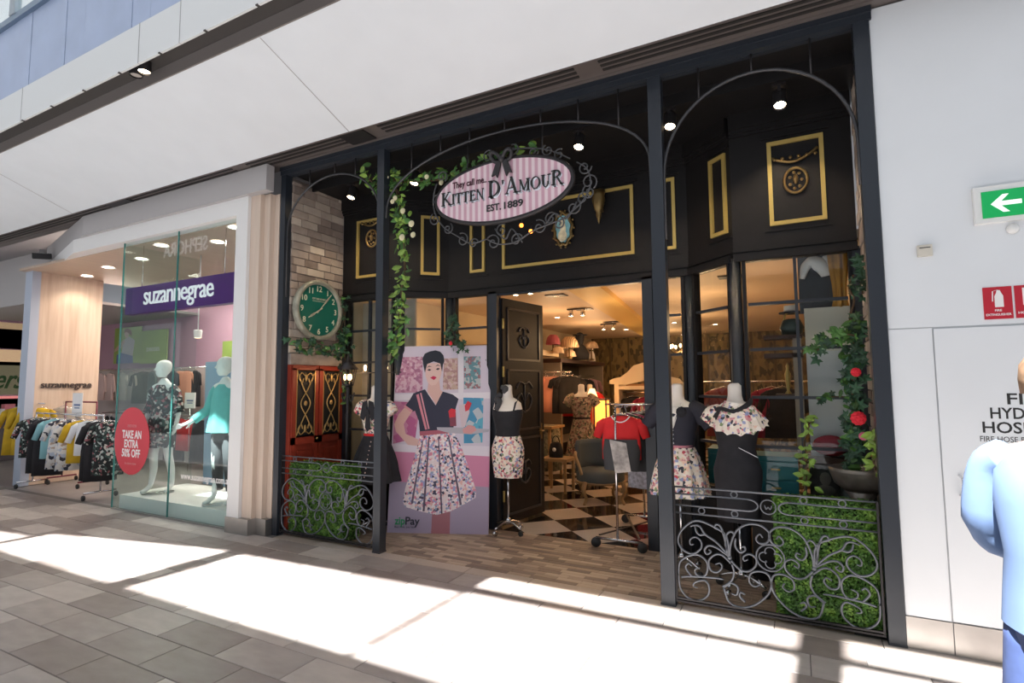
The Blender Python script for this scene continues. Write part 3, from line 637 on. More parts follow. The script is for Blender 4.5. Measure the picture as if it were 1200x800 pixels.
vine('green garland running along the middle arch from second post to behind oval sign', [A(428, 203, .12), A(445, 218, .12), A(470, 212, .12), A(500, 212, .12), A(530, 205, .12), A(560, 195, .12), A(590, 186, .12), A(625, 180, .12)], .045, 190, [OVG, IVYG, LEAF and OVL, OVG],
     [(A(500, 207, .04), .03, WROSE), (A(517, 214, .04), .03, WROSE), (A(453, 208, .04), .03, WROSE), (A(463, 232, .04), .032, WROSE)], 'garland', name='flower_garland', stems=2)
CLX = -4.98
Bx = lambda px, py: tuple(at(px, py, x=-4.90))
vine('ivy trailing on the brick wall under and beside the green clock', [Bx(342, 402), Bx(356, 408), Bx(372, 405), Bx(388, 412), Bx(398, 405), Bx(402, 385), Bx(403, 360), Bx(404, 420), Bx(404, 470)], .05, 120, [IVY, IVY, OVG], [(Bx(397, 409), .04, WROSE)], facing=(1, -.4, 0))
R1 = [A(1003, 375, .6), A(1000, 395, .6), A(1002, 420, .55), A(998, 445, .55), A(1000, 470, .55), A(998, 500, .5), A(1001, 530, .5), A(996, 550, .5)]
vine('few ivy leaves high beside the fourth black post, above the twisted twig', [A(1008, 300, .6), A(1009, 320, .6), A(1010, 345, .6)], .02, 18, [IVY], name='ivy_sprig')
vine('ivy with two red roses and one pink rose climbing beside the fourth black post', R1, .034, 190, [IVY, IVY, IVY, OVG], [(A(1003, 436, .36), .038, ROSE), (A(1006, 490, .34), .058, ROSE), (A(1012, 511, .34), .035, PROSE), (A(1024, 533, .3), .02, ROSE)], stems=3, szr=(.9, 1.7))
vine('ivy sprig reaching left across the pale board in the right window', [A(1003, 395, .5), A(985, 392, .5), A(970, 402, .5), A(955, 410, .5)], .035, 34, [IVY, IVYG], stems=1, szr=(.9, 1.5), name='ivy_sprig')
vine('small ivy sprig along the lower window bar beside the pink rose', [A(1000, 470, .6), A(985, 464, .6), A(970, 466, .6), A(958, 467, .6)], .02, 18, [IVY, OVG], szr=(.7, 1.1), name='ivy_sprig')
vine('upright sprig of pale green leaves in front of the teal drawers', [A(945, 592, .27), A(944, 560, .36), A(944, 545, .4), A(943, 525, .5), A(947, 500, .5), A(950, 492, .5)], .03, 42, [OVL], szr=(.8, 1.3), name='leafy_sprig')
vine('bare twisted twig rising above the ivy beside the fourth black post', [A(1000, 392, .6), A(996, 372, .6), A(1001, 352, .6), A(995, 338, .6), A(1000, 322, .6)], .012, 3, [IVY], name='twisted_twig', stems=3, cat='twig')
vine('ivy cluster climbing behind the left dress form near the corner pillar of the window', [A(533, 372, 1.1), A(530, 390, 1.1), A(535, 402, 1.1), A(545, 405, 1.1)], .04, 50, [IVY], [(A(528, 402, 1.05), .03, ROSE)], name='ivy_sprig')
vine('yellow green leaves at the far right edge above the metal planter', [A(1022, 505, .3), A(1023, 525, .3), A(1025, 550, .3)], .02, 24, [OVL], szr=(.8, 1.5), name='leafy_sprig')
pl = thing('planter', 'wide weathered metal planter on the ledge above the right hedge', 'planter', A(1008, 578, .5))
c = at(1010, 575, y=.55)
MB().lathe([(.11, 0), (.17, .05), (.20, .14), (.205, .165), (.19, .165), (.18, .12)], c, 20).build('bowl', mat('weathered_pewter', (.26, .23, .20), .45, metal=.6, noise=(10, .3)), pl)
MB().lathe([(.06, -.72), (.07, -.69), (.04, -.5), (.04, -.1), (.11, 0)], c, 12).build('foot', mat('weathered_pewter', (.1, .1, .1)), pl)

# ---- the oval sign
SC = Vector((-2.235, -.03, 3.298)); sw, sh = .665, .262
sg = thing('hanging_sign', 'oval pink striped shop sign with black bow hanging in the middle arch', 'sign', tuple(SC))
SY = -.03
ov = lambda k, d=0: [(SC.x+(sw+d)*math.cos(a), SC.z+(sh+d)*math.sin(a)) for a in [2*PI*i/k for i in range(k)]]
fn = lambda u, v, d: (u, d, v)
PINKS = ramp_mat('pink_striped_board', 'wave', 5.3, [(.25, (.56, .32, .39)), (.5, (.66, .46, .51)), (.75, (.74, .60, .63))], .45, warp=0)
MB().prism(ov(56), fn, SY, SY-.05).build('board', PINKS, sg, fix=True)
rim = MB(); rim.tube([(u, SY-.03, v) for u, v in ov(56, .012)], .024, 8, True); rim.build('rim', DIRON, sg)
LY = SY-.052
# serif capitals drawn from strokes
def glyph(ch):
    T, t, s = .17, .055, .10     # thick, thin, serif
    R = lambda x0, y0, x1, y1: [(x0, y0), (x1, y0), (x1, y1), (x0, y1)]
    def stem(x, w=T): return [R(x-w/2, 0, x+w/2, 1), R(x-w/2-s, 0, x+w/2+s, .045), R(x-w/2-s, .955, x+w/2+s, 1)]
    def dia(x0, y0, x1, y1, w): return [[(x0-w/2, y0), (x0+w/2, y0), (x1+w/2, y1), (x1-w/2, y1)]]
    def arc(cx, cy, rx, ry, a0, a1, wt, wn=t, n=14):
        o = []
        for i in range(n):
            q = []
            for a in (a0+(a1-a0)*i/n, a0+(a1-a0)*(i+1)/n):
                w = wn+(wt-wn)*abs(math.cos(a)); q.append(((cx+rx*math.cos(a), cy+ry*math.sin(a)), (cx+(rx-w)*math.cos(a), cy+(ry-w*.8)*math.sin(a))))
            o.append([q[0][0], q[1][0], q[1][1], q[0][1]])
        return o
    if ch == 'K': return stem(.22)+dia(.80, .98, .30, .42, t)+dia(.44, .52, .92, 0, T)+[R(.66, .955, .96, 1), R(.76, 0, 1.08, .045)], 1.08
    if ch == 'I': return stem(.22), .46
    if ch == 'T': return stem(.45)[:2]+[R(.05, .94, .85, 1), R(.05, .76, .095, 1), R(.805, .76, .85, 1)], .90
    if ch == 'E': return stem(.22)+[R(.22, .945, .74, 1), R(.22, 0, .80, .055), R(.22, .49, .60, .54), R(.70, .80, .74, 1), R(.76, 0, .80, .22), R(.57, .41, .61, .62)], .86
    if ch == 'N': return stem(.18, t)+stem(.86, t)+dia(.20, 1, .84, 0, T), 1.04
    if ch == 'D': return stem(.22)+arc(.38, .5, .58, .5, -PI/2, PI/2, T)+[R(.2, .945, .4, 1), R(.2, 0, .4, .055)], 1.04
    if ch == "'": return [[(.10, .72), (.15, .72), (.22, 1), (.06, 1)]], .28
    if ch == 'A': return dia(.52, 1, .16, 0, t)+dia(.50, 1, .86, 0, T)+[R(.28, .30, .74, .35), R(.02, 0, .30, .045), R(.68, 0, 1.04, .045)], 1.04
    if ch == 'M': return stem(.18, t)+stem(1.02)+dia(.20, 1, .58, .08, T)+dia(1.0, 1, .60, .08, t), 1.26
    if ch == 'O': return arc(.52, .5, .5, .52, 0, 2*PI, T, t, 26), 1.06
    if ch == 'U': return [R(.13, .4, .30, 1), R(.03, .955, .42, 1), R(.78, .4, .835, 1), R(.66, .955, .97, 1)]+arc(.482, .42, .352, .44, PI, 2*PI, T), 1.0
    if ch == 'R': return stem(.22)+arc(.40, .745, .40, .255, -PI/2, PI/2, T)+[R(.2, .945, .42, 1), R(.2, .49, .42, .54)]+dia(.50, .52, .86, 0, T)+[R(.72, 0, 1.02, .045)], 1.02
    if ch == 'S': return arc(.42, .74, .34, .26, .3, PI*1.5, T*.8)+arc(.42, .27, .36, .27, -PI*.85, PI*.5, T*.8), .84
    return [], .4
def serif(words, x0, zb, fit, depth, m, name, dx=0, dz=0, slope=0):
    tot = 0; lay = []
    for ch, h in words:
        g_, w = glyph(ch); lay.append((g_, tot, h)); tot += (w+.02)*h
    k = fit/tot; mb = MB()
    for g_, o_, h in lay:
        for q in g_:
            mb.prism([(x0+dx+k*(o_+u*h), zb+dz+slope*k*(o_+u*h)+v*h*.98*k*SV) for u, v in q], fn, LY, LY-depth)
    return mb.build(name, m, sg, fix=True)
SV = 1.18
W = [(c_, h) for c_, h in zip("KITTEN", (1.12, .86, .86, .86, .86, .86))]+[(' ', .9)]+[('D', 1.35), ("'", 1.2), ('A', 1.35)]+[(c_, .95) for c_ in 'MOU']+[('R', 1.15)]
WL = mat('white_letter_shadow', (.80, .82, .90), .5)
for ddx, ddz in ((.006, -.009), (.012, -.016), (-.003, .0)): serif(W, SC.x-.615, SC.z-.05, 1.22, .004, WL, 'lettering_outline', ddx, ddz)
serif(W, SC.x-.615, SC.z-.05, 1.22, .010, BLT, 'lettering')
text('lettering', 'They call me..', (SC.x-.49, LY, SC.z+.095), X_, Z_, .085, mat('maroon_letter', (.06, .01, .02), .5), sg, .004, fit=.36, bold=.015)
text('lettering', 'EST.', (SC.x-.13, LY, SC.z-.175), X_, Z_, .085, BLT, sg, .004, fit=.145, bold=.02); text('lettering', '1889', (SC.x+.045, LY, SC.z-.175), X_, Z_, .085, BLT, sg, .004, fit=.185, bold=.02)
# bow
bow = MB(); bz = SC.z+.27; bxx = SC.x+.035
for sgn in (-1, 1):
    lp = [(bxx+sgn*x, SY-.075-.02*math.sin(i), z+bz) for i, (x, z) in enumerate(((.01, 0), (.05, .05), (.09, .06), (.10, .03), (.07, -.01), (.015, -.015)))]
    bow.tube(smooth_path(lp, 4), .017, 6, flat=1.6)
    bow.prism([(bxx+sgn*.005, bz), (bxx+sgn*.055, bz-.03), (bxx+sgn*.10, bz-.145), (bxx+sgn*.065, bz-.13), (bxx+sgn*.045, bz-.165), (bxx+sgn*.015, bz-.07)], fn, SY-.060, SY-.082)
bow.ball((bxx, SY-.08, bz), (.03, .03, .04), 10)
bow.build('bow', mat('matte_black_bow', (.022, .02, .022), .5), sg, fix=True)
for x in (-2.62, -1.86): MB().tube([(x, .0, SC.z+.22), (x, .02, arch_z(x))], .007).build('hanger', DIRON, sg)
def spiral(mb, cx, cz, r, a0, turns, sgn=1, y=0.0, th=.007, tail=None):
    pts = [(cx+math.cos(a0+sgn*2*PI*turns*i/20)*r*(1-.82*i/20), y, cz+math.sin(a0+sgn*2*PI*turns*i/20)*r*(1-.82*i/20)) for i in range(21)]
    if tail: pts = [(tail[0], y, tail[1])]+pts
    mb.tube(pts, th, 6)
SCI = mat('sign_scroll_iron', (.10, .10, .105), .4, metal=.5)
Q = lambda px, py: (at(px, py, y=0).x, at(px, py, y=0).z)
for px, py, r, a0, sg_ in ((518, 207, .05, -1, 1), (512, 232, .05, 1, -1), (510, 257, .05, 2, 1), (525, 268, .045, 1, -1), (542, 281, .055, 2, -1), (555, 285, .04, 0, 1), (578, 284, .06, 2.5, -1), (605, 281, .05, 0, 1), (588, 270, .05, 1, 1),
                           (632, 266, .055, 2, -1), (645, 256, .05, 0, 1), (655, 262, .04, 1, -1), (672, 243, .055, 1, -1), (683, 232, .045, 0, 1), (690, 213, .06, -1, 1), (685, 196, .05, 0, -1), (690, 225, .05, 2, 1),
                           (642, 176, .045, 2, 1), (625, 178, .04, 0, -1), (655, 181, .04, 1, 1), (572, 183, .045, 1, 1), (602, 176, .045, 2, -1)):
    mb = MB(); cx, cz = Q(px, py); spiral(mb, cx, cz, r*1.25, a0, 1.35, sg_, th=.0065); mb.build('scroll', SCI, sg)
for path in (((512, 215), (508, 232), (510, 250), (520, 266), (535, 276), (552, 285), (570, 280)), ((570, 280), (585, 286), (605, 283), (625, 270), (645, 262), (660, 256), (672, 246), (684, 234), (692, 216), (688, 198), (676, 190)), ((668, 186), (650, 178), (632, 174), (610, 174), (590, 178)), ((580, 268), (592, 280), (600, 268), (612, 284)), ((640, 262), (650, 250), (664, 256), (676, 236))):
    MB().tube(smooth_path([(at(px, py, y=0).x, .0, at(px, py, y=0).z) for px, py in path], 6), .007, 6).build('scroll', SCI, sg)
# ---- spotlights under the alcove ceiling
def spotlight(px, py, y, label, zc=3.93, group='alcove spotlights', L=True):
    p = at(px, py, y=y); t = thing('spotlight', label, 'spotlight', (p.x, p.y, p.z), group=group)
    d = Vector((.0, -.35, -1)).normalized(); R3 = d.to_track_quat('-Z', 'Y').to_matrix().to_4x4()
    mb = MB(); mb.lathe([(.045, .0), (.05, .015), (.05, .13), (.035, .15)], n=14, cap=False); mb.lathe([(.05, 0), (.044, 0), (.04, .03)], n=14, cap=False)
    mb.v = [tuple(R3 @ Vector(v)) for v in mb.v]; mb.build('housing', DIRON, t, world=False)
    mb = MB(); mb.lathe([(.001, .012), (.042, .012)], n=14, cap=False); mb.v = [tuple(R3 @ Vector(v)) for v in mb.v]; mb.build('lens', BULBW, t, world=False)
    MB().box(-.012, .012, -.012, .012, .12, zc-p.z).box(-.05, .05, -.02, .02, zc-p.z-.02, zc-p.z).build('bracket', DIRON, t, world=False)
    if L:
        lamp('lamp', 'SPOT', p+d*.03, L if L > 1 else 26, (1, .78, .52), .03, (0, .12, -1), 1.9)
spotlight(411, 232, .42, 'black spotlight at the far left, over the green clock'); spotlight(485, 215, .42, 'black spotlight just right of the second post, among the garland')
spotlight(678, 173, .42, 'black spotlight right of the oval sign'); spotlight(785, 149, .42, 'black spotlight just right of the third post'); spotlight(914, 124, .42, 'black spotlight over the right bay, nearest the gold frame with the ornament')
t = thing('twin_spotlight', 'pair of small spotlights in the dark channel above the white soffit', 'spotlight', (-5.13, -1.5, 4.55))
for dx, m, lit in ((0, BULBW, 1), (-.13, mat('unlit_lens', (.5, .45, .4), .2), 0)):
    b_ = MB(); b_.lathe([(.05, -.10), (.055, -.09), (.055, 0)], (-5.13+dx, -1.5, 4.55), 14, cap=False); h = b_.build('housing', DIRON, t); MB().lathe([(.001, -.088), (.048, -.088)], (-5.13+dx, -1.5, 4.55), 14, cap=False).build('lens', m, h)
# ---- ornaments on the black fascia
def ornament(i, px, py, label):
    f, L = seg(i); s, z = onseg(i, px, py); t = thing('wall_ornament', label, 'ornament', tuple(f(s, z, .01)))
    mb = MB(); mb.tube([f(s+.085*math.cos(a), z-.05+.105*math.sin(a), .02) for a in [2*PI*k/22 for k in range(22)]], .012, 6, True); mb.build('oval_wreath', OLDG, t)
    mb = MB()
    for k in range(7): mb.ball(f(s+.045*math.cos(k*.9), z-.05+.07*math.sin(k*.9), .02), .014, 6)
    mb.ball(f(s, z-.04, .025), (.02, .02, .045), 8); mb.build('centre', OLDG, t)
    mb = MB(); mb.tube(smooth_path([f(s-.17, z+.17, .015), f(s-.10, z+.13, .02), f(s, z+.11, .025), f(s+.10, z+.15, .02), f(s+.17, z+.20, .015)]), .013, 6)
    for k in range(6): mb.ball(f(s-.15+.06*k, z+.15, .025), .016, 6)
    mb.build('swag', OLDG, t)
ornament(4, 932, 205, 'antique gold swag and oval wreath inside the right gold frame'); ornament(0, 437, 275, 'antique gold swag and oval wreath inside the left gold frame, half behind the second post')
# sconce + cameo
f, L = seg(2); s, z = onseg(2, 705, 238)
t = thing('wall_sconce', 'dark gold torch-shaped wall sconce right of the oval sign', 'sconce', tuple(f(s, z, .1)))
MB().lathe([(.05, .09), (.075, .10), (.062, .05), (.07, 0), (.045, -.10), (.03, -.12), (.03, -.16), (.012, -.22), (.001, -.25)], f(s, z, .1), 12, cap=False).build('cup', OLDG, t); MB().box(-.02, .02, 0, .1, -.1, .1).build('back_plate', OLDG, t, world=False)
s, z = onseg(2, 661, 269)
t = thing('cameo_plaque', 'small oval framed portrait plaque hanging under the right end of the oval sign', 'plaque', tuple(f(s, z, .02)))
mb = MB(); pic = [(math.cos(a), math.sin(a)) for a in [2*PI*k/28 for k in range(28)]]
mb.prism(pic, lambda u, v, d: f(s+.085*u, z+.15*v, d), .01, .03); mb.build('picture', mat('sky_blue_picture', (.20, .42, .46), .4, noise=(14, .4)), t, fix=True)
mb = MB(); mb.prism([(a*.6-.1, b*.42-.5) for a, b in pic], lambda u, v, d: f(s+.085*u, z+.15*v, d), .03, .034); mb.prism([(a*.38, b*.55) for a, b in pic], lambda u, v, d: f(s+.085*u, z+.15*v, d), .03, .036); mb.ball(f(s, z+.08, .035), (.03, .006, .03), 8)
mb.build('figure', mat('cream_figure', (.70, .62, .42), .5, noise=(20, .3)), t, fix=True)
mb = MB(); mb.tube([f(s+.10*math.cos(a)*(1+.08*math.sin(9*a)), z+.175*math.sin(a)*(1+.08*math.sin(9*a)), .03) for a in [2*PI*k/60 for k in range(60)]], .018, 6, True)
for k in range(14): a = 2*PI*k/14; mb.ball(f(s+.125*math.cos(a), z+.205*math.sin(a), .03), .014, 6)
mb.build('ornate_rim', OLDG, t)
for px, py in ((611, 264), (622, 271)):
    p = at(px, py, y=.9); t = tag(MB().ball((0, 0, 0), .022, 8).build('amber_bulb', mat('amber_bulb', (1, .3, .05), .4, emit=(1, .25, .03), es=6), world=False), 'tiny amber light bulb glowing under the oval sign, the %s of two' % ('left' if px < 615 else 'right'), 'bulb'); t.location = p
    MB().tube([(0, 0, .02), (0, .02, .10)], .004).build('wire', DIRON, t, world=False)

# ---- clock
CC = Vector((-4.975, .41, 2.485)); CR = .345
ck = thing('wall_clock', 'large round green wall clock with cream numerals on the brick side wall', 'clock', tuple(CC))
ML = lambda prof, n=36: [[CC+Vector((x, math.sin(2*PI*k/n)*r, math.cos(2*PI*k/n)*r)) for k in range(n)] for r, x in prof]
mb = MB(); mb.loft(ML([(CR, 0), (CR+.01, .05), (CR, .075), (CR-.035, .075), (CR-.045, .045)]), cap=False); mb.build('rim', mat('weathered_copper_rim', (.34, .33, .26), .45, metal=.2, noise=(9, .3)), ck, fix=True)
mb = MB(); mb.loft(ML([(.001, .045), (CR-.044, .045)]), cap=False); mb.build('face', mat('green_clock_face', (.01, .14, .10), .3), ck)
NUM = mat('cream_numeral', (.75, .72, .55), .5)
for h in range(1, 13):
    a = h*PI/6; r = CR-.095
    text('numeral', str(h), CC+Vector((.047, math.sin(a)*r, math.cos(a)*r-.032)), Y_, Z_, .092, NUM, ck, .002, align='CENTER', bold=.012)
for nm, ang, ln, w in (('hour_hand', 7.93*PI/6, .19, .012), ('minute_hand', 1.37*PI/6, .27, .009)):
    d = Vector((0, math.sin(ang), math.cos(ang))); MB().bar(CC-d*.05+Vector((.055, 0, 0)), CC+d*ln+Vector((.055, 0, 0)), w, .004, up=(1, 0, 0)).bar(CC+d*ln*.45+Vector((.055, 0, 0)), CC+d*ln*.8+Vector((.055, 0, 0)), w*2, .004, up=(1, 0, 0)).build(nm, NUM, ck)
text('lettering', 'ESTABLISHED', CC+Vector((.047, 0, .12)), Y_, Z_, .03, NUM, ck, .001, align='CENTER', fit=.2); MB().box(CC.x+.046, CC.x+.048, CC.y-.10, CC.y+.10, CC.z+.10, CC.z+.104).build('rule_line', NUM, ck)
# ---- red panelled doors with gilt grilles on the side wall
REDW = mat('red_brown_door_paint', (.26, .035, .018), .4, noise=(6, .15)); GILT = mat('gilt_iron', (.50, .32, .12), .35, metal=.6)
rd = struct('door_2', MB().box(-5.03, -4.975, .07, .84, 0, 1.84), REDW)
for y0, y1 in ((.085, .45), (.47, .83)):
    lf = MB(); lf.box(-4.975, -4.955, y0, y1, 1.78, 1.83).box(-4.975, -4.955, y0, y1, .95, 1.03).box(-4.975, -4.955, y0, y1, .0, .10).box(-4.975, -4.955, y0, y0+.05, .1, 1.8).box(-4.975, -4.955, y1-.05, y1, .1, 1.8).box(-4.975, -4.962, y0+.09, y1-.09, .16, .88)
    l = lf.build('door_leaf', REDW, rd); MB().box(-4.976, -4.970, y0+.05, y1-.05, 1.03, 1.78).build('dark_backing', mat('dark_backing', (.01, .01, .01), .6), l)
    gm = MB(); yc = (y0+y1)/2; hw = (y1-y0)/2-.06
    for s_ in (-1, 1):
        gm.tube(smooth_path([(-4.955, yc+s_*hw, 1.05), (-4.955, yc+s_*hw*.2, 1.24), (-4.955, yc-s_*hw*.55, 1.405), (-4.955, yc+s_*hw*.2, 1.56), (-4.955, yc+s_*hw, 1.76)], 6), .007, 6)
        gm.tube(smooth_path([(-4.955, yc, 1.10), (-4.955, yc+s_*hw*.5, 1.06), (-4.955, yc+s_*hw*.8, 1.12), (-4.955, yc+s_*hw*.45, 1.17), (-4.955, yc+s_*hw*.3, 1.12)], 5), .007, 6)
        gm.tube(smooth_path([(-4.955, yc, 1.70), (-4.955, yc+s_*hw*.5, 1.75), (-4.955, yc+s_*hw*.8, 1.69), (-4.955, yc+s_*hw*.45, 1.64), (-4.955, yc+s_*hw*.3, 1.69)], 5), .007, 6)
        for z in (1.035, 1.775): gm.bar((-4.953, y0+.055, z), (-4.953, y1-.055, z), .008, .010)
        gm.bar((-4.953, yc+s_*(hw+.006), 1.03), (-4.953, yc+s_*(hw+.006), 1.78), .008, .008)
    gm.ball((-4.955, yc, 1.405), (.012, .025, .03), 8); gm.ball((-4.955, yc, 1.12), (.012, .02, .045), 8); gm.ball((-4.955, yc, 1.70), (.012, .02, .05), 8)
    gm.build('gilt_grille', GILT, l)
MB().ball((-4.945, .435, 1.0), .014, 8).build('knob', GILT, rd)
# ---- lamp post
p = at(408, 440, y=.60); t = thing('street_lamp', 'small black iron lamp post with a glowing lantern beside the red doors', 'lamp', (p.x, .60, 0))
MB().lathe([(.07, 0), (.075, .03), (.05, .12), (.028, .2), (.024, 1.2), (.035, 1.24), (.022, 1.3), (.022, 1.55), (.03, 1.6)], (0, 0, 0), 12).build('pole', DIRON, t, world=False)
mb = MB(); mb.tube(smooth_path([(-.1, 0, 1.52), (-.06, 0, 1.42), (0, 0, 1.5), (.06, 0, 1.42), (.1, 0, 1.52)]), .008); mb.build('bracket', DIRON, t, world=False)
l = MB().lathe([(.10, 1.80), (.125, 1.79), (.05, 1.88), (.02, 1.93), (.012, 1.97), (.001, 1.98)], (0, 0, 0), 6).build('lantern_roof', DIRON, t, world=False)
mb = MB()
for k in range(6): a = k*PI/3; mb.bar((math.cos(a)*.06, math.sin(a)*.06, 1.61), (math.cos(a)*.10, math.sin(a)*.10, 1.80), .01, .01)
mb.lathe([(.065, 1.60), (.065, 1.62)], (0, 0, 0), 6); mb.build('lantern_frame', DIRON, l, world=False)
for k in range(3): MB().ball((math.cos(k*2.1)*.035, math.sin(k*2.1)*.035, 1.70), (.016, .016, .035), 8).build('candle_bulb', BULB, t, world=False)
lamp('lamp', 'POINT', (p.x+.0, .60, 1.71), 4, (1, .6, .3), .05)
cb = thing('candle_bracket', 'iron bar carrying two small candle lights behind the left dress form', 'lamp', A(420, 437, .7))
pa, pb = at(414, 437, y=.72), at(470, 436, y=.72); MB().bar(pa, pb, .012, .012).build('bar', DIRON, cb)
for px in (428, 453): q = at(px, 431, y=.72); MB().ball(q, (.016, .016, .035), 8).build('candle_bulb', BULB, cb)
# ---- wall fittings at right
t = thing('exit_sign', 'green and white emergency exit sign with an arrow on the white wall at right', 'sign', (1.28, -.01, 2.645))
MB().box(.985, 1.60, -.045, -.006, 2.535, 2.755).build('housing', mat('white_plastic', (.78, .78, .76), .4), t)
MB().box(1.02, 1.57, -.049, -.045, 2.562, 2.722).build('green_face', mat('exit_green', (.0, .28, .07), .4, emit=(0, .35, .08), es=.5), t)
WE = mat('exit_white', (.9, .95, .9), .4, emit=(.8, 1, .85), es=.5)
ar = [(1.06, 2.642), (1.115, 2.695), (1.145, 2.695), (1.108, 2.655), (1.20, 2.655), (1.20, 2.629), (1.108, 2.629), (1.145, 2.589), (1.115, 2.589)]
mb = MB(); mb.prism(ar, fn, -.049, -.0505); mb.build('arrow', WE, t, fix=True)
mb = MB(); mb.box(1.265, 1.268, -.0495, -.049, 2.562, 2.722); mb.box(1.27, 1.41, -.0495, -.049, 2.575, 2.71); mb.build('door_pictogram', WE, t)
mb = MB(); mb.ball((1.315, -.052, 2.69), (.014, .003, .014), 8)
for a, b in (((1.32, 2.672), (1.335, 2.63)), ((1.335, 2.632), (1.305, 2.608)), ((1.305, 2.608), (1.285, 2.59)), ((1.335, 2.632), (1.36, 2.60)), ((1.32, 2.668), (1.29, 2.65)), ((1.32, 2.668), (1.352, 2.655))): mb.bar((a[0], -.051, a[1]), (b[0], -.051, b[1]), .014, .003)
mb.build('running_figure', mat('exit_green_ink', (.0, .28, .07), .4), t)
t = thing('alarm_box', 'small cream plastic detector box on the white wall left of the exit sign', 'sensor', (.73, -.01, 2.41)); MB().box(.70, .775, -.03, -.006, 2.375, 2.445).build('case', mat('cream_plastic', (.62, .58, .50), .45), t)
MB().box(.71, .765, -.032, -.03, 2.425, 2.43).build('slot', DSLOT, t)
t = thing('dome_sensor', 'little white dome sensor just below the exit sign', 'sensor', (1.16, -.01, 2.49)); MB().lathe([(.03, 0), (.03, .012), (.018, .03), (.001, .034)], (0, 0, 0), 14).build('dome', mat('white_plastic', (.78, .78, .76)), t, world=False); t.rotation_euler = (PI/2, 0, 0)
FR = mat('fire_red', (.50, .012, .03), .4); WS = mat('sign_white', (.85, .83, .82), .5)
def firesign(x0, label, txt):
    t = thing('fire_sign', label, 'sign', (x0+.065, -.008, 2.06)); MB().box(x0, x0+.132, -.010, -.006, 1.965, 2.155).build('plate', FR, t)
    if txt == 'e':
        mb = MB(); mb.prism([(x0+.052, 2.035), (x0+.092, 2.035), (x0+.092, 2.10), (x0+.084, 2.118), (x0+.078, 2.135), (x0+.064, 2.135), (x0+.06, 2.118), (x0+.052, 2.10)], fn, -.010, -.0115)
        mb.bar((x0+.07, -.0108, 2.138), (x0+.045, -.0108, 2.13), .006, .0015); mb.bar((x0+.045, -.0108, 2.13), (x0+.042, -.0108, 2.07), .005, .0015); mb.build('extinguisher_pictogram', WS, t)
        text('lettering', 'FIRE', (x0+.066, -.0102, 2.010), X_, Z_, .018, WS, t, .001, align='CENTER', bold=.02); text('lettering', 'EXTINGUISHER', (x0+.066, -.0102, 1.985), X_, Z_, .018, WS, t, .001, align='CENTER', fit=.115, bold=.02)
    else:
        mb = MB(); mb.box(x0+.035, x0+.10, -.0115, -.01, 2.04, 2.14); mb.build('hose_pictogram', WS, t); text('lettering', 'HOSE REEL', (x0+.066, -.0102, 1.99), X_, Z_, .018, WS, t, .001, align='CENTER', fit=.11, bold=.02)
firesign(1.002, 'red fire extinguisher sign on the white wall below the exit sign', 'e'); firesign(1.145, 'red sign cut by the right edge of the photo, next to the fire extinguisher sign', 'h')
# ---- security camera on the left bulkhead
p = at(50, 301, x=-11.0); t = thing('security_camera', 'small black security camera on the grey bulkhead at far left', 'camera', tuple(p)); MB().lathe([(.05, .12), (.05, .06), (.09, .05)], (0, 0, 0), 12, cap=True).build('mount', GREYB, t, world=False); MB().bar((-.05, -.12, 0), (.06, .1, .02), .09, .08).build('body', DIRON, t, world=False); MB().tube([(.0, 0, .02), (0, .0, .1)], .02).build('arm', DIRON, t, world=False)

# ---- poster board
PT = [Vector((-4.035, .60, .0)), Vector((-3.0, 1.02, .0))]
def pplane():
    """board corners: bottom edge on the floor, top leaning back"""
    a, b = PT; u = (b-a).normalized(); n = Vector((u.y, -u.x, 0)); up = (Z_*math.cos(.14)-n*math.sin(.14)).normalized(); return a, (b-a).length, u, up, u.cross(up)
pa, pw_, pu, pv, pn = pplane(); PH = 2.075
pf = lambda u, v, d: pa+pu*(u*pw_)+pv*(v*PH)+pn*d
po = thing('poster_stand', 'tall advertising board showing a woman in a floral skirt holding a tray', 'poster', tuple(pa+pu*pw_/2))
MB().prism([(0, 0), (1, 0), (1, 1), (0, 1)], pf, -.025, 0).build('board', mat('poster_edge', (.55, .5, .56), .5), po, fix=True)
MB().bar(pf(.15, .9, -.03), pf(.15, .9, -.03)+Vector((.25, .0, -1.83)), .02, .02).bar(pf(.85, .9, -.03), pf(.85, .9, -.03)+Vector((.1, .25, -1.83)), .02, .02).build('back_strut', DIRON, po)
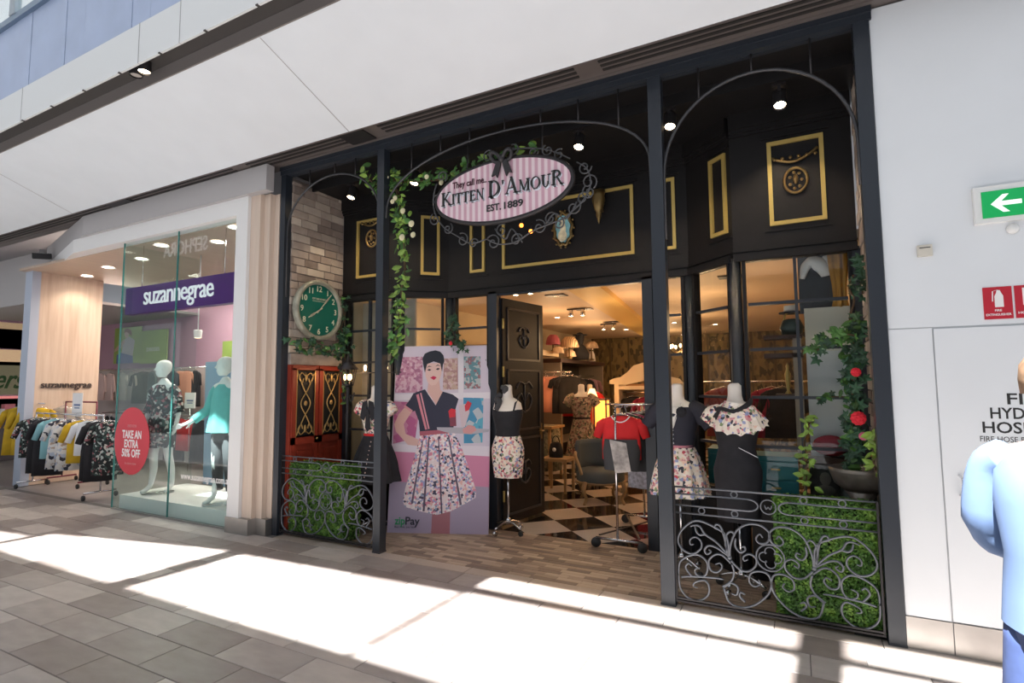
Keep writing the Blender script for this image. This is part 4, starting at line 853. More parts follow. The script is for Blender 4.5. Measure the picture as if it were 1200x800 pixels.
PP={'sky':[(0,0),(1,0),(1,1),(0,1)],'shelf1':[(0.0,0.73),(1.0,0.738),(1.0,0.704),(0.0,0.697)],'counter':[(0.0,0.458),(1.0,0.448),(1.0,0.395),(0.0,0.419)],'pink':[(0.0,0.419),(1.0,0.395),(1.0,0.237),(0.0,0.262)],'grey':[(0.0,0.262),(1.0,0.237),(1.0,0.0),(0.0,0.0)],'candyL':[(0.0,0.938),(0.281,0.94),(0.296,0.739),(0.007,0.737)],'candyM':[(0.508,0.927),(0.653,0.93),(0.665,0.755),(0.507,0.752)],'candyR':[(0.716,0.938),(0.89,0.938),(0.896,0.759),(0.728,0.756)],'jarR':[(0.723,0.709),(0.929,0.706),(0.927,0.466),(0.74,0.463)],'jarL':[(0.001,0.69),(0.163,0.686),(0.268,0.621),(0.241,0.488),(0.015,0.459)],'post1':[(0.653,1.0),(0.709,1.0),(0.723,0.70),(0.673,0.70)],
'leg':[(0.444,0.11),(0.623,0.12),(0.623,0.0),(0.441,0.0)],'neck':[(0.354,0.80),(0.466,0.805),(0.482,0.752),(0.516,0.739),(0.451,0.664),(0.346,0.743),(0.349,0.763)],'armL':[(0.116,0.656),(0.192,0.631),(0.115,0.566),(0.14,0.513),(0.278,0.482),(0.364,0.497),(0.366,0.475),(0.293,0.447),(0.169,0.454),(0.039,0.525),(0.016,0.564),(0.057,0.618)],
'bodice':[(0.169,0.7),(0.202,0.734),(0.32,0.756),(0.439,0.667),(0.508,0.743),(0.609,0.727),(0.674,0.702),(0.634,0.627),(0.63,0.532),(0.288,0.516),(0.271,0.582),(0.229,0.634)],'sleeveL':[(0.202,0.734),(0.169,0.7),(0.115,0.659),(0.192,0.631),(0.241,0.641),(0.285,0.715)],'skirt':[(0.289,0.502),(0.641,0.519),(0.716,0.443),(0.812,0.313),(0.875,0.216),(0.87,0.183),(0.761,0.149),(0.639,0.115),(0.493,0.093),(0.319,0.11),(0.17,0.131),(0.144,0.16),(0.163,0.225),(0.226,0.357),(0.269,0.449)],'belt':[(0.282,0.526),(0.635,0.54),(0.641,0.519),(0.289,0.502)],
'face':[(0.314,0.893),(0.334,0.901),(0.474,0.904),(0.488,0.88),(0.486,0.839),(0.466,0.805),(0.43,0.78),(0.388,0.777),(0.347,0.794),(0.322,0.829)],'hair':[(0.313,0.849),(0.291,0.896),(0.281,0.93),(0.304,0.957),(0.354,0.969),(0.416,0.975),(0.467,0.967),(0.501,0.947),(0.514,0.914),(0.5,0.893),(0.493,0.853),(0.472,0.899),(0.40,0.912),(0.334,0.897)],
'tray':[(0.46,0.548),(0.734,0.547),(0.997,0.538),(0.986,0.524),(0.811,0.511),(0.587,0.518),(0.466,0.534)],'glass1':[(0.579,0.627),(0.608,0.64),(0.649,0.628),(0.659,0.555),(0.596,0.554)],'glass2':[(0.676,0.668),(0.776,0.677),(0.791,0.63),(0.747,0.55),(0.714,0.549)],'hand':[(0.722,0.536),(0.783,0.561),(0.846,0.554),(0.865,0.532),(0.811,0.513),(0.736,0.516)],'strip1':[(0.232,0.725),(0.257,0.73),(0.361,0.537),(0.341,0.535)],'strip2':[(0.271,0.735),(0.286,0.736),(0.386,0.541),(0.371,0.538)],'cuff':[(0.108,0.661),(0.122,0.669),(0.204,0.639),(0.19,0.628)],
'lips':[(0.372,0.82),(0.404,0.83),(0.44,0.822),(0.411,0.807)],'eyeL':[(0.337,0.863),(0.356,0.87),(0.381,0.865),(0.362,0.858)],'eyeR':[(0.426,0.868),(0.451,0.875),(0.471,0.87),(0.449,0.862)],'browL':[(0.331,0.876),(0.355,0.888),(0.385,0.881),(0.355,0.882)],'browR':[(0.42,0.883),(0.447,0.894),(0.476,0.884),(0.448,0.888)],'rose1':[(0.574,0.636),(0.603,0.65),(0.648,0.643),(0.645,0.604),(0.586,0.6)],'rose2':[(0.739,0.663),(0.77,0.691),(0.811,0.678),(0.783,0.641),(0.748,0.633)],'fold1':[(0.377,0.491),(0.389,0.491),(0.369,0.111),(0.349,0.11)],'fold2':[(0.476,0.499),(0.486,0.499),(0.547,0.1),(0.532,0.1)],'fold3':[(0.575,0.504),(0.587,0.505),(0.736,0.148),(0.716,0.144)],'fold4':[(0.316,0.476),(0.326,0.477),(0.248,0.148),(0.228,0.148)]}
pmats = {'sky': (.60, .54, .64), 'shelf1': (.74, .70, .76), 'counter': (.70, .64, .72), 'pink': (.58, .22, .36), 'grey': (.36, .30, .42), 'post1': (.72, .68, .74), 'leg': (.36, .14, .17), 'neck': (.66, .42, .38), 'armL': (.66, .42, .38), 'face': (.72, .50, .46), 'bodice': (.028, .028, .055), 'sleeveL': (.028, .028, .055), 'belt': (.40, .10, .14), 'hair': (.015, .018, .03), 'tray': (.42, .40, .46), 'glass1': (.22, .05, .08), 'glass2': (.62, .50, .55), 'hand': (.62, .30, .30), 'strip1': (.66, .24, .30), 'strip2': (.66, .30, .36), 'cuff': (.66, .30, .34), 'lips': (.55, .02, .08), 'eyeL': (.05, .03, .04), 'eyeR': (.05, .03, .04), 'browL': (.06, .04, .04), 'browR': (.06, .04, .04), 'rose1': (.60, .03, .05), 'rose2': (.60, .04, .06), 'fold1': (.10, .07, .12), 'fold2': (.10, .07, .12), 'fold3': (.12, .09, .14), 'fold4': (.14, .10, .16)}
CANDY = {'candyL': ((.50, .24, .34), (.62, .42, .50), (.36, .14, .24)), 'candyM': ((.38, .22, .22), (.50, .36, .30), (.58, .42, .42)), 'candyR': ((.12, .26, .30), (.42, .46, .48), (.30, .14, .16)), 'jarR': ((.06, .26, .44), (.10, .38, .52), (.45, .50, .55)), 'jarL': ((.42, .10, .24), (.50, .20, .32), (.46, .16, .28))}
for i, (k, P_) in enumerate(PP.items()):
    if k in CANDY: a, b, c_ = CANDY[k]; m = ramp_mat('print_'+k, 'voronoi', 34 if k[0] == 'c' else 12, [(0, a), (.4, b), (.75, c_)], .5)
    elif k == 'skirt': m = FLORALF
    else: m = mat('print_'+k, pmats[k], .45)
    mb = MB(); mb.prism(P_, pf, .0002, .0004+.00025*i, both=False); mb.build('print', m, po, fix=True)
text('lettering', 'zip', pf(.075, .043, .012), pu, pv, .115, mat('zip_green', (.03, .30, .12), .5), po, .001, bold=.02, fit=.115)
text('lettering', 'Pay', pf(.075, .043, .012)+pu*.12, pu, pv, .115, mat('zip_dark', (.03, .03, .05), .5), po, .001, bold=.02, fit=.16)
text('lettering', 'Buy now, pay later', pf(.078, .026, .012), pu, pv, .03, mat('zip_dark', (.03, .03, .05)), po, .001, fit=.24)
# ================================================================== dress forms, racks, clothes, the store at left
def ring(z, rx, ry, cx=0, cy=0, n=28, pl=0, am=0, ph=0):
    return [Vector((cx+math.cos(t)*rx*(1+am*math.sin(pl*t+ph)), cy+math.sin(t)*ry*(1+am*math.sin(pl*t+ph)), z)) for t in [2*PI*k/n for k in range(n)]]
def loftz(rows, n=28, m=0, cap=True, mb=None):
    return (mb or MB()).loft([ring(r[0], r[1], r[2], *(list(r[3:])+[0, 0])[:2], n=n, pl=(r[5] if len(r) > 5 else 0), am=(r[6] if len(r) > 6 else 0)) for r in rows], m, cap)
TORSO = [(.80, .165, .115), (.90, .175, .12), (1.0, .15, .105), (1.09, .125, .09), (1.18, .14, .105), (1.27, .165, .128), (1.34, .165, .12), (1.40, .15, .095), (1.44, .10, .075), (1.46, .062, .058), (1.50, .052, .052), (1.58, .050, .050), (1.60, .03, .03)]
def sleeve(mb, sgn, L=.16, r0=.075, r1=.062, z0=1.385, x0=.135, drop=.75):
    P = [(sgn*(x0-.03), 0, z0), (sgn*(x0+.04), 0, z0-.02), (sgn*(x0+.04+L*.5*(1-drop*.4)), 0, z0-.03-L*drop*.5), (sgn*(x0+.04+L*(1-drop*.5)), 0, z0-.03-L*drop)]
    mb.tube(smooth_path(P, 4), [r0*.8]+[r0]*8+[r1]*4, 12); return mb
def stand(t, chrome=True, z=.72, wheels=True, m=None):
    m = m or CHROME
    MB().tube([(0, 0, .11), (0, 0, z)], .011, 8).lathe([(.03, .10), (.03, .15), (.016, .17)], (0, 0, 0), 10).build('pole', m, t, world=False)
    for k in range(4):
        a = PI/4+k*PI/2+.3; c, s = math.cos(a), math.sin(a)
        l = MB().tube(smooth_path([(0, 0, .125), (c*.08, s*.08, .12), (c*.19, s*.19, .075)], 3), .012, 6).build('leg', m, t, world=False)
        if wheels: MB().lathe([(.001, -.012), (.028, -.012), (.030, 0), (.028, .012), (.001, .012)], (0, 0, 0), 12).build('caster', RUBBER if k % 2 else m, l, world=False)
        if wheels: o = list(l.children)[0]; o.location = (c*.19, s*.19, .031); o.rotation_euler = (PI/2, 0, a)
def torso(t, m=CALICO, sc=1.0): MB().loft([ring(*[r[0]*1, r[1]*sc, r[2]*sc]) for r in TORSO]).build('torso', m, t, world=False)
def bodice_rows(z0=1.06, off=.008, top=1.40): return [(z, rx+off, ry+off) for z, rx, ry in TORSO if z0 <= z <= top]
# M3: black short-sleeved top with rosette, floral flared skirt
t = thing('dress_form', 'headless dress form with black rosette top and full floral skirt beside the third post', 'mannequin', (-.93, .74, 0), -.1)
torso(t); stand(t)
mb = MB(); loftz([(1.06, .135, .10)]+bodice_rows(1.09), mb=mb, cap=False); sleeve(mb, -1); sleeve(mb, 1); mb.build('top', NAVY, t, world=False)
mb = MB(); mb.add([(-.045, -.115, 1.40), (.045, -.115, 1.40), (0, -.145, 1.24)], [(0, 1, 2)]); mb.tube([(-.06, -.085, 1.43), (0, -.142, 1.23), (.06, -.085, 1.43)], .012, 6); mb.build('neckline', CALICO, t, world=False)
for k in range(4): MB().ball((-.01+.0*k, -.125-.004*k+ .006*k, 1.205-.036*k), .008, 6).build('button', WHITEC, t, world=False)
mb = MB(); rose(mb, (.07, -.13, 1.36), .055); mb.build('rosette', CLOTHK, t, world=False)
loftz([(1.045, .134, .10), (1.075, .134, .10)], cap=False).build('waistband', mat('dusty_pink_trim', (.55, .2, .24), .8), t, world=False)
loftz([(1.055, .135, .10, 0, 0, 12, .0), (1.0, .16, .13, 0, 0, 12, .03), (.90, .195, .17, 0, 0, 12, .05), (.78, .225, .20, 0, 0, 12, .06), (.655, .25, .225, 0, 0, 12, .07)], n=72, cap=False).build('skirt', FLORAL, t, world=False)
# M4: long black dress with floral collar ruffle
t = thing('dress_form', 'headless dress form in a long black dress with floral shoulder ruffle behind the right railing', 'mannequin', (-.44, .50, 0), .05)
torso(t); stand(t, z=.6)
mb = MB(); loftz([(.54, .155, .12, 0, 0, 8, .03), (.70, .16, .125, 0, 0, 8, .02), (.85, .175, .13), (.93, .178, .132), (1.02, .152, .115)]+bodice_rows(1.09, .012, 1.34)+[(1.40, .15, .09)], n=40, mb=mb, cap=False); mb.build('dress', CLOTHK, t, world=False)
mb = MB()
R0, R1 = [], []
for k in range(25):
    a = -PI*.95+PI*1.15*k/24; w = 1+.05*math.sin(k*2.2)
    R0.append(Vector((.105*math.cos(a)+.03, -.03+.10*math.sin(a), 1.445-.02*math.cos(a)))); R1.append(Vector(((.215*math.cos(a)+.02)*w, -.02+.165*math.sin(a)*w, 1.30-.09*max(0, math.sin(a+PI)) + .012*math.cos(k*2.2))))
for i in range(24): mb.add([R0[i], R0[i+1], R1[i+1], R1[i]], [(0, 1, 2, 3)], 0, True)
mb.build('floral_ruffle', FLORAL, t, world=False)
mb = MB(); mb.tube(smooth_path([(-.15, -.03, 1.38), (-.10, -.09, 1.40), (.0, -.14, 1.38), (.10, -.11, 1.44), (.12, -.02, 1.47)], 5), .022, 6, flat=.5); mb.build('collar_band', CLOTHK, t, world=False)
MB().bar((.02, -.145, 1.11), (.15, -.12, 1.04), .012, .004).build('white_pin', WHITEC, t, world=False)
mb = MB(); sleeve(mb, -1, .08, .055, .05); mb.build('cap_sleeve', FLORAL, t, world=False)
# M1 floral top + black full skirt
t = thing('dress_form', 'headless dress form in floral blouse and full black skirt behind the second post', 'mannequin', (-4.17, .55, 0), .12)
torso(t); stand(t, z=.6)
mb = MB(); loftz([(1.06, .135, .10)]+bodice_rows(1.09), mb=mb, cap=False); sleeve(mb, -1, .08, .07, .065); sleeve(mb, 1, .08, .07, .065); mb.build('blouse', FLORAL, t, world=False)
mb = MB()
for s_ in (-1, 1): mb.prism([(s_*.01, 1.44), (s_*.07, 1.42), (s_*.10, 1.25), (s_*.05, 1.22), (s_*.005, 1.33)], lambda u, v, d: (u, d, v), -.145, -.15)
mb.prism([(-.015, 1.34), (.015, 1.34), (.04, 1.14), (.0, 1.10), (-.03, 1.15)], lambda u, v, d: (u, d, v), -.15, -.156); mb.build('collar_bow', CLOTHK, t, world=False, fix=True)
loftz([(1.02, .137, .103), (1.075, .137, .103)], cap=False).build('belt', RED, t, world=False)
loftz([(1.05, .138, .104), (1.0, .16, .13, 0, 0, 10, .03), (.85, .215, .19, 0, 0, 10, .06), (.70, .255, .235, 0, 0, 10, .08), (.56, .29, .265, 0, 0, 10, .09)], n=60, cap=False).build('skirt', CLOTHK, t, world=False)
for k in range(9): z = .99-.045*k; MB().ball((.03, -.107-.018*(k+1)**.9, z), .008, 6).build('button', mat('pearl_button', (.7, .5, .45), .4), t, world=False)
# M2 black camisole + floral pencil skirt
t = thing('dress_form', 'headless dress form in black camisole and floral pencil skirt beside the open door', 'mannequin', (-2.83, 1.16, 0), .15)
torso(t); stand(t)
mb = MB(); loftz([(1.06, .135, .10)]+[(z, rx+.008, ry+.008) for z, rx, ry in TORSO if 1.08 < z < 1.3]+[(1.33, .168, .118)], mb=mb, cap=False)
for s_ in (-1, 1): mb.tube([(s_*.10, -.10, 1.31), (s_*.115, -.07, 1.40), (s_*.11, 0, 1.425), (s_*.10, .08, 1.32)], .010, 6)
mb.build('camisole', CLOTHK, t, world=False)
loftz([(1.04, .138, .103), (1.075, .138, .103)], cap=False).build('belt', CLOTHK, t, world=False)
loftz([(1.05, .136, .10), (1.0, .155, .115), (.90, .185, .13), (.80, .18, .125), (.60, .155, .115)], cap=False).build('skirt', FLORAL, t, world=False)
mb = MB(); mb.tube(smooth_path([(-.07, -.03, 1.50), (-.10, -.07, 1.44), (-.05, -.11, 1.42), (-.09, -.13, 1.33)], 4), [.03]*13, 8); mb.tube(smooth_path([(-.03, -.03, 1.52), (.0, -.05, 1.56), (-.06, .0, 1.57)], 4), .03, 8); mb.build('neck_scarf', GREYC, t, world=False)

# ---- garments on hangers (local: hanger hook at the origin on the rail, garment hangs along -z, width along x, facing -y)
def garment(name, label, m, L=.6, w=.20, flare=1.15, sl=.18, loc=(0, 0, 0), rz=0, group=None, top=True, thick=.045, folds=5, hanger=CHROME):
    t = thing(name, label, 'garment', loc, rz, group)
    mb = MB(); mb.tube(smooth_path([(.0, 0, .0), (.018, 0, .015), (.0, 0, .03), (-.015, 0, .01), (0, 0, -.03), (0, 0, -.05)], 3), .0025, 5); mb.tube([(-w*.85, 0, -.105), (0, 0, -.05), (w*.85, 0, -.105)], .006, 5); mb.build('hanger', hanger, t, world=False)
    mb = MB()
    if top:
        rows = [(-.075, w*.42, thick*.7), (-.10, w*.82, thick*.9), (-.13, w, thick), (-.25, w*.94, thick*1.2), (-.08-L*.6, w*(1+(flare-1)*.5), thick*1.3), (-.08-L, w*flare, thick*1.4)]
    else: rows = [(-.09, w*.7, thick*.7), (-.12, w*.8, thick), (-.08-L*.5, w*(1+(flare-1)*.5), thick*1.3), (-.08-L, w*flare, thick*1.6)]
    mb.loft([[Vector((math.cos(a)*rx, math.sin(a)*ry*(1+(.25*math.sin(folds*2*a) if z < -.2 else 0)), z)) for a in [2*PI*k/24 for k in range(24)]] for z, rx, ry in rows])
    if sl:
        for s_ in (-1, 1): mb.tube([(s_*w*.78, 0, -.135), (s_*w*1.05, 0, -.17), (s_*(w*1.05+sl*.35), 0, -.17-sl), ], [.045, .05, .04], 8, flat=.6)
    mb.build('cloth', m, t, world=False); return t
def rail_rack(name, label, x0, x1, y, zr, m=CHROME, depth=.42, topz=None):
    t = thing(name, label, 'clothes rack', ((x0+x1)/2, y, 0)); zt = topz or zr
    MB().tube([(x0, y, zr), (x1, y, zr)], .013, 8).build('rail', m, t)
    for x in (x0, x1):
        MB().tube([(x, y, .10), (x, y, zt)], .013, 8).build('upright', m, t)
        f_ = MB().tube([(x, y-depth/2, .10), (x, y+depth/2, .10)], .014, 8).build('foot', m, t)
        for yy in (-depth/2, depth/2):
            w_ = MB().lathe([(.001, -.014), (.036, -.014), (.04, 0), (.036, .014), (.001, .014)], (0, 0, 0), 12).build('caster', RUBBER, f_, world=False)
            w_.location = (x-(x0+x1)/2, yy, .04); w_.rotation_euler = (PI/2, 0, 0)
    return t
# chrome rack at the shop entrance (runs into the shop)
t = thing('clothes_rack', 'chrome clothes rack on casters at the checkerboard entrance, red jersey hanging in front', 'clothes rack', (-1.59, 1.5, 0))
y0_, y1_ = 1.10, 2.15; xr = -1.60
MB().tube([(xr, y0_, 1.37), (xr-.02, y1_, 1.37)], .012, 8).tube([(xr-.1, y0_, 1.40), (xr+.42, y0_, 1.40)], .009, 8).build('rail', CHROME, t)
for y in (y0_, y1_): MB().tube([(xr, y, .09), (xr, y, 1.38)], .013, 8).build('upright', CHROME, t)
for y in (y0_, y1_):
    f_ = MB().tube([(xr-.22, y, .095), (xr+.24, y, .095)], .014, 8).build('foot', CHROME, t)
    for dx in (-.22, .24):
        w_ = MB().lathe([(.001, -.016), (.045, -.016), (.05, 0), (.045, .016), (.001, .016)], (0, 0, 0), 14).build('caster', RUBBER, f_, world=False); w_.location = (xr+dx+1.59, y-1.5, .05); w_.rotation_euler = (PI/2, 0, .4)
MB().bar((xr-.2, y0_+.05, .11), (xr+.2, y1_-.05, .11), .02, .01).bar((xr+.2, y0_+.05, .115), (xr-.2, y1_-.05, .115), .02, .01).build('cross_brace', DIRON, t)
jt = garment('jersey', 'red short-sleeved jersey with charcoal vest hanging at the front of the chrome rack', RED, .42, .19, 1.0, .12, (xr+.04, y0_+.06, 1.36), .15)
mb = MB(); mb.loft([[Vector((math.cos(a)*rx, math.sin(a)*ry-.012, z)) for a in [2*PI*k/24 for k in range(24)]] for z, rx, ry in ((-.30, .165, .075), (-.42, .185, .085), (-.60, .17, .085))], cap=False); mb.build('vest', GREYC, jt, world=False)
mb = MB(); mb.prism([(-.10, -.30), (.06, -.33), (.10, -.60), (-.05, -.62)], lambda u, v, d: (u, d, v), -.105, -.109); mb.build('grey_print', mat('silver_print', (.42, .38, .36), .5, noise=(14, .5)), jt, world=False, fix=True)
mb = MB(); mb.tube(smooth_path([(-.09, -.03, -.08), (-.05, -.055, -.12), (.0, -.06, -.135), (.05, -.055, -.12), (.09, -.03, -.08)], 4), .006, 5); mb.build('white_neck_trim', WHITEC, jt, world=False)
for i, (m, nm, L, lab) in enumerate(((GREYC, 'jacket', .55, 'charcoal jacket directly behind the red jersey on the chrome rack'), (mat('magenta_cloth', (.35, .02, .12), .8), 'top', .52, 'magenta top hanging behind the charcoal jacket on the chrome rack'), (CLOTHK, 'jacket', .55, 'black jacket in the middle of the chrome rack'), (mat('pale_floral_cloth', (.55, .55, .62), .8, noise=(30, .4)), 'dress', .80, 'long pale blue floral dress hanging lowest on the chrome rack'), (CLOTHK, 'jacket', .5, 'black jacket at the back end of the chrome rack'))):
    garment(nm, lab, m, L, .19, 1.05, .14, (xr+.05+.02*i, y0_+.22+.16*i, 1.36), .1*((-1)**i))

# ---- store at left: glazed window box
gt = thing('glass_window_box', 'frameless green-tinted glass display window of the left store', 'window', (-6.9, 0, 0))
for a, b in ((-8.10, -6.88), (-6.865, -5.67)): MB().box(a, b, -.108, -.096, .0, 3.57).build('pane', GGLASS, gt)
MB().box(-8.112, -8.10, -.108, .95, 0, 3.57).build('pane', GGLASS, gt)
mb = MB(); mb.box(-8.113, -8.099, -.112, -.096, 0, 3.57); mb.box(-6.88, -6.865, -.11, -.095, 0, 3.57); mb.build('glass_edge', GEDGE, gt)
MB().box(-8.11, -5.67, -.115, -.09, 0, .02).build('channel', STAINLESS, gt)
pf_ = thing('display_platform', 'low white display platform behind the green-tinted glass', 'platform', (-6.9, .35, 0))
MB().box(-8.02, -5.7, -.06, .85, .012, .185).build('deck', mat('platform_white', (.70, .72, .70), .5), pf_); MB().box(-8.0, -5.7, -.055, .83, 0, .012).build('plinth', DIRON, pf_)
# hanging sign in the window
t = thing('window_sign', 'purple box sign with white rounded lettering hanging behind the left store glass', 'sign', (-7.05, .05, 2.8))
a0, b0 = at(147, 353, y=.02), at(277, 335, y=.02); a0.z = b0.z = 2.79; hh = .185
MB().box(a0.x, b0.x, .02, .12, 2.79-hh, 2.79+hh).build('box', mat('deep_purple', (.09, .008, .17), .3), t); MB().box(b0.x, b0.x+.03, .01, .13, 2.79-hh-.01, 2.79+hh+.01).build('end_cap', DIRON, t)
text('lettering', 'suzannegrae', ((a0.x+b0.x)/2+.02, .018, 2.79-.075), X_, Z_, .36, mat('white_sign_letter', (.85, .82, .86), .5, emit=(1, .95, 1), es=.35), t, .01, align='CENTER', fit=1.50, bold=.004, space=.9)
for x in (a0.x+.3, b0.x-.3): MB().tube([(x, .07, 2.97), (x, .07, 3.56)], .004, 5).build('wire', CHROME, t)
# red oval sticker
E_ = [(math.cos(a), math.sin(a)) for a in [2*PI*k/40 for k in range(40)]]
sc_ = Vector((-7.70, -.112, .905)); t = thing('sale_sticker', 'red oval sale sticker with white capitals on the left store glass', 'sticker', tuple(sc_))
MB().prism([(sc_.x+.40*u, sc_.z+.435*v) for u, v in E_], fn, -.109, -.113).build('disc', mat('sticker_red', (.62, .025, .045), .4), t, fix=True)
for s_, z, ft in (('TAKE AN', .98, .44), ('EXTRA', .86, .32), ('50% OFF', .74, .42)): text('lettering', s_, (sc_.x, -.1135, z-.04), X_, Z_, .14, WS, t, .001, align='CENTER', fit=ft, bold=.03)
for s_, z, ft in (('ENDS SOON', 1.10, .20), ('in store now', .62, .26)): text('lettering', s_, (sc_.x, -.1135, z-.02), X_, Z_, .05, mat('faded_pink_letter', (.62, .25, .26), .5), t, .001, align='CENTER', fit=ft)
t = tag(text('web_address', 'www.suzannegrae.com.au', (-6.62, -.109, .50), X_, Z_, .11, WS, None, .001, fit=.92, bold=.015), 'white web address lettering low on the left store glass', 'lettering')
# mannequins with skin
def skinbody(name, joints, edges, m, parent, sub=2, root=0):
    me = bpy.data.meshes.new(name); me.from_pydata([j[0] for j in joints], edges, []); me.materials.append(m)
    o = bpy.data.objects.new(name, me); COL.objects.link(o); o.parent = parent
    s_ = o.modifiers.new('skin', 'SKIN'); s_.use_smooth_shade = True
    for v, j in zip(me.skin_vertices[0].data, joints): r = j[1]; v.radius = (r, r) if not isinstance(r, tuple) else r; v.use_root = False
    me.skin_vertices[0].data[root].use_root = True
    o.modifiers.new('sub', 'SUBSURF').levels = sub; o.modifiers['sub'].render_levels = sub
    return o
def figure(t, m, arms, stance=.0, h=1.75, head=True, lean=0):
    """a standing figure facing -y; arms = two lists of elbow, wrist, hand"""
    k = h/1.75
    J = [((0, 0, .95), .115), ((0, .0, 1.08), .095), ((0, -.005, 1.25), .12), ((0, 0, 1.38), .10), ((0, .0, 1.46), .05), ((0, -.01, 1.53), .047)]
    Ed = [(0, 1), (1, 2), (2, 3), (3, 4), (4, 5)]
    for s_ in (-1, 1):
        i = len(J); st = stance*s_
        J += [((s_*.09, 0, .86), .085), ((s_*.10, -.01+st*.3, .50), .055), ((s_*.105, .03+st*.6, .30), .048), ((s_*.11, .02+st, .09), .030), ((s_*.12, -.06+st, .035), .032), ((s_*.125, -.12+st, .02), .022)]
        Ed += [(0, i), (i, i+1), (i+1, i+2), (i+2, i+3), (i+3, i+4), (i+4, i+5)]
        i = len(J); el, wr, ha = arms[0 if s_ < 0 else 1]
        J += [((s_*.165, 0, 1.40), .052), (el, .036), (wr, .024), (ha, (.032, .014))]
        Ed += [(3, i), (i, i+1), (i+1, i+2), (i+2, i+3)]
        d = (Vector(ha)-Vector(wr)).normalized(); sd = d.cross(Vector((s_, .2, 0))).normalized()
        for q in range(4):
            b = Vector(ha)+sd*(.024-.016*q); ln = (.07, .08, .075, .058)[q]; j = len(J)
            J += [(tuple(b+d*ln*.5), .009), (tuple(b+d*ln*.95+Vector((0, -.012, 0))), .007)]; Ed += [(i+3, j), (j, j+1)]
        j = len(J); b = Vector(wr)+(Vector(ha)-Vector(wr))*.4+sd*.035; J += [(tuple(b), .010), (tuple(b+d*.035+sd*.02), .008)]; Ed += [(i+2, j), (j, j+1)]
    J = [(tuple(Vector(p)*k), tuple(x*k for x in r) if isinstance(r, tuple) else r*k) for p, r in J]
    b = skinbody('body', J, Ed, m, t)
    return b, k
def headmesh(t, c, s=1.0, m=MANQ, face=True, rz=0, name='head', parent=None):
    R = Matrix.Rotation(rz, 4, 'Z'); mb = MB(); c = Vector(c)
    prof = [(-.115, .035, .038, -.02), (-.10, .048, .055, -.022), (-.07, .062, .075, -.014), (-.03, .070, .088, -.004), (.01, .075, .094, 0), (.05, .074, .093, .003), (.085, .060, .078, .006), (.108, .036, .048, .008), (.117, .008, .01, .008)]
    mb.loft([[Vector((math.cos(a)*rx, math.sin(a)*ry+cy, z)) for a in [2*PI*k/20 for k in range(20)]] for z, rx, ry, cy in prof])
    if face:
        mb.loft([[Vector(p) for p in q] for q in (((-.010, -.088, .02), (.010, -.088, .02), (.0, -.07, .03)), ((-.017, -.090, -.022), (.017, -.090, -.022), (0, -.117, -.016)), ((-.008, -.085, -.03), (.008, -.085, -.03), (0, -.10, -.03)))])
        mb.ball((0, -.088, -.052), (.022, .008, .006), 8); mb.ball((0, -.086, -.064), (.018, .009, .006), 8)
        for s_ in (-1, 1): mb.ball((s_*.030, -.082, .008), (.013, .008, .007), 8); mb.ball((s_*.074, .005, -.005), (.009, .016, .028), 8)
    mb.v = [tuple(c+(R @ Vector(v))*s) for v in mb.v]; return mb.build(name, m, parent or t, world=False)
# S1
t = thing('mannequin', 'white mannequin in dark floral dress behind the sale sticker', 'mannequin', (-7.66, .25, .19), .25)
figure(t, MANQ, [((-.24, .03, 1.15), (-.25, -.04, .92), (-.25, -.07, .84)), ((.24, .03, 1.15), (.26, -.03, .92), (.26, -.06, .84))], .06, 1.76)
headmesh(t, (0, -.02, 1.66), 1.02, rz=-1.0)
mb = MB(); loftz([(.60, .17, .13, 0, 0, 6, .04), (.75, .18, .14, 0, 0, 6, .03), (.95, .185, .145), (1.10, .15, .125), (1.27, .17, .14), (1.38, .155, .11), (1.44, .10, .08)], n=36, mb=mb, cap=False)
for s_ in (-1, 1): mb.tube([(s_*.13, 0, 1.40), (s_*.18, .01, 1.34), (s_*.225, .02, 1.15), (s_*.25, .01, 1.06)], [.06, .07, .065, .075], 10)
mb.build('dress', FDARK, t, world=False); MB().lathe([(.19, -.003), (.19, .006)], (0, -.03, 0), 24).build('base', GLASS, t, world=False)
t = thing('mannequin', 'white mannequin in teal tunic and charcoal trousers beside the white pillar', 'mannequin', (-6.22, .16, .19), .1)
figure(t, MANQ, [((-.27, -.03, 1.12), (-.33, -.20, .98), (-.36, -.27, .95)), ((.26, .03, 1.14), (.27, -.03, .9), (.27, -.06, .82))], .04, 1.76)
headmesh(t, (0, -.02, 1.66), 1.02, rz=-.9)
mb = MB(); loftz([(.86, .22, .16, 0, 0, 7, .08), (1.0, .20, .15, 0, 0, 7, .06), (1.15, .175, .14, 0, 0, 7, .03), (1.27, .17, .14), (1.38, .155, .11), (1.44, .09, .075)], n=48, mb=mb, cap=False)
for s_, e in ((-1, [(-.13, 0, 1.40), (-.18, 0, 1.34), (-.26, -.02, 1.13), (-.32, -.17, 1.0)]), (1, [(.13, 0, 1.40), (.18, .01, 1.34), (.25, .02, 1.14), (.265, -.02, .95)])): mb.tube(e, [.058, .066, .06, .05], 10)
mb.build('tunic', TEAL, t, world=False)
mb = MB(); loftz([(.95, .15, .12), (.80, .155, .12), (.74, .15, .10)], mb=mb)
for s_ in (-1, 1): mb.tube([(s_*.085, 0, .82), (s_*.10, 0, .5), (s_*.107, .03, .16)], [.09, .07, .055], 12)
mb.build('trousers', GREYC, t, world=False); MB().lathe([(.19, -.003), (.19, .006)], (0, -.03, 0), 24).build('base', GLASS, t, world=False)
t = thing('mannequin', 'second white mannequin in teal and dark print, half hidden by the white pillar', 'mannequin', (-5.98, .52, .19), -.1)
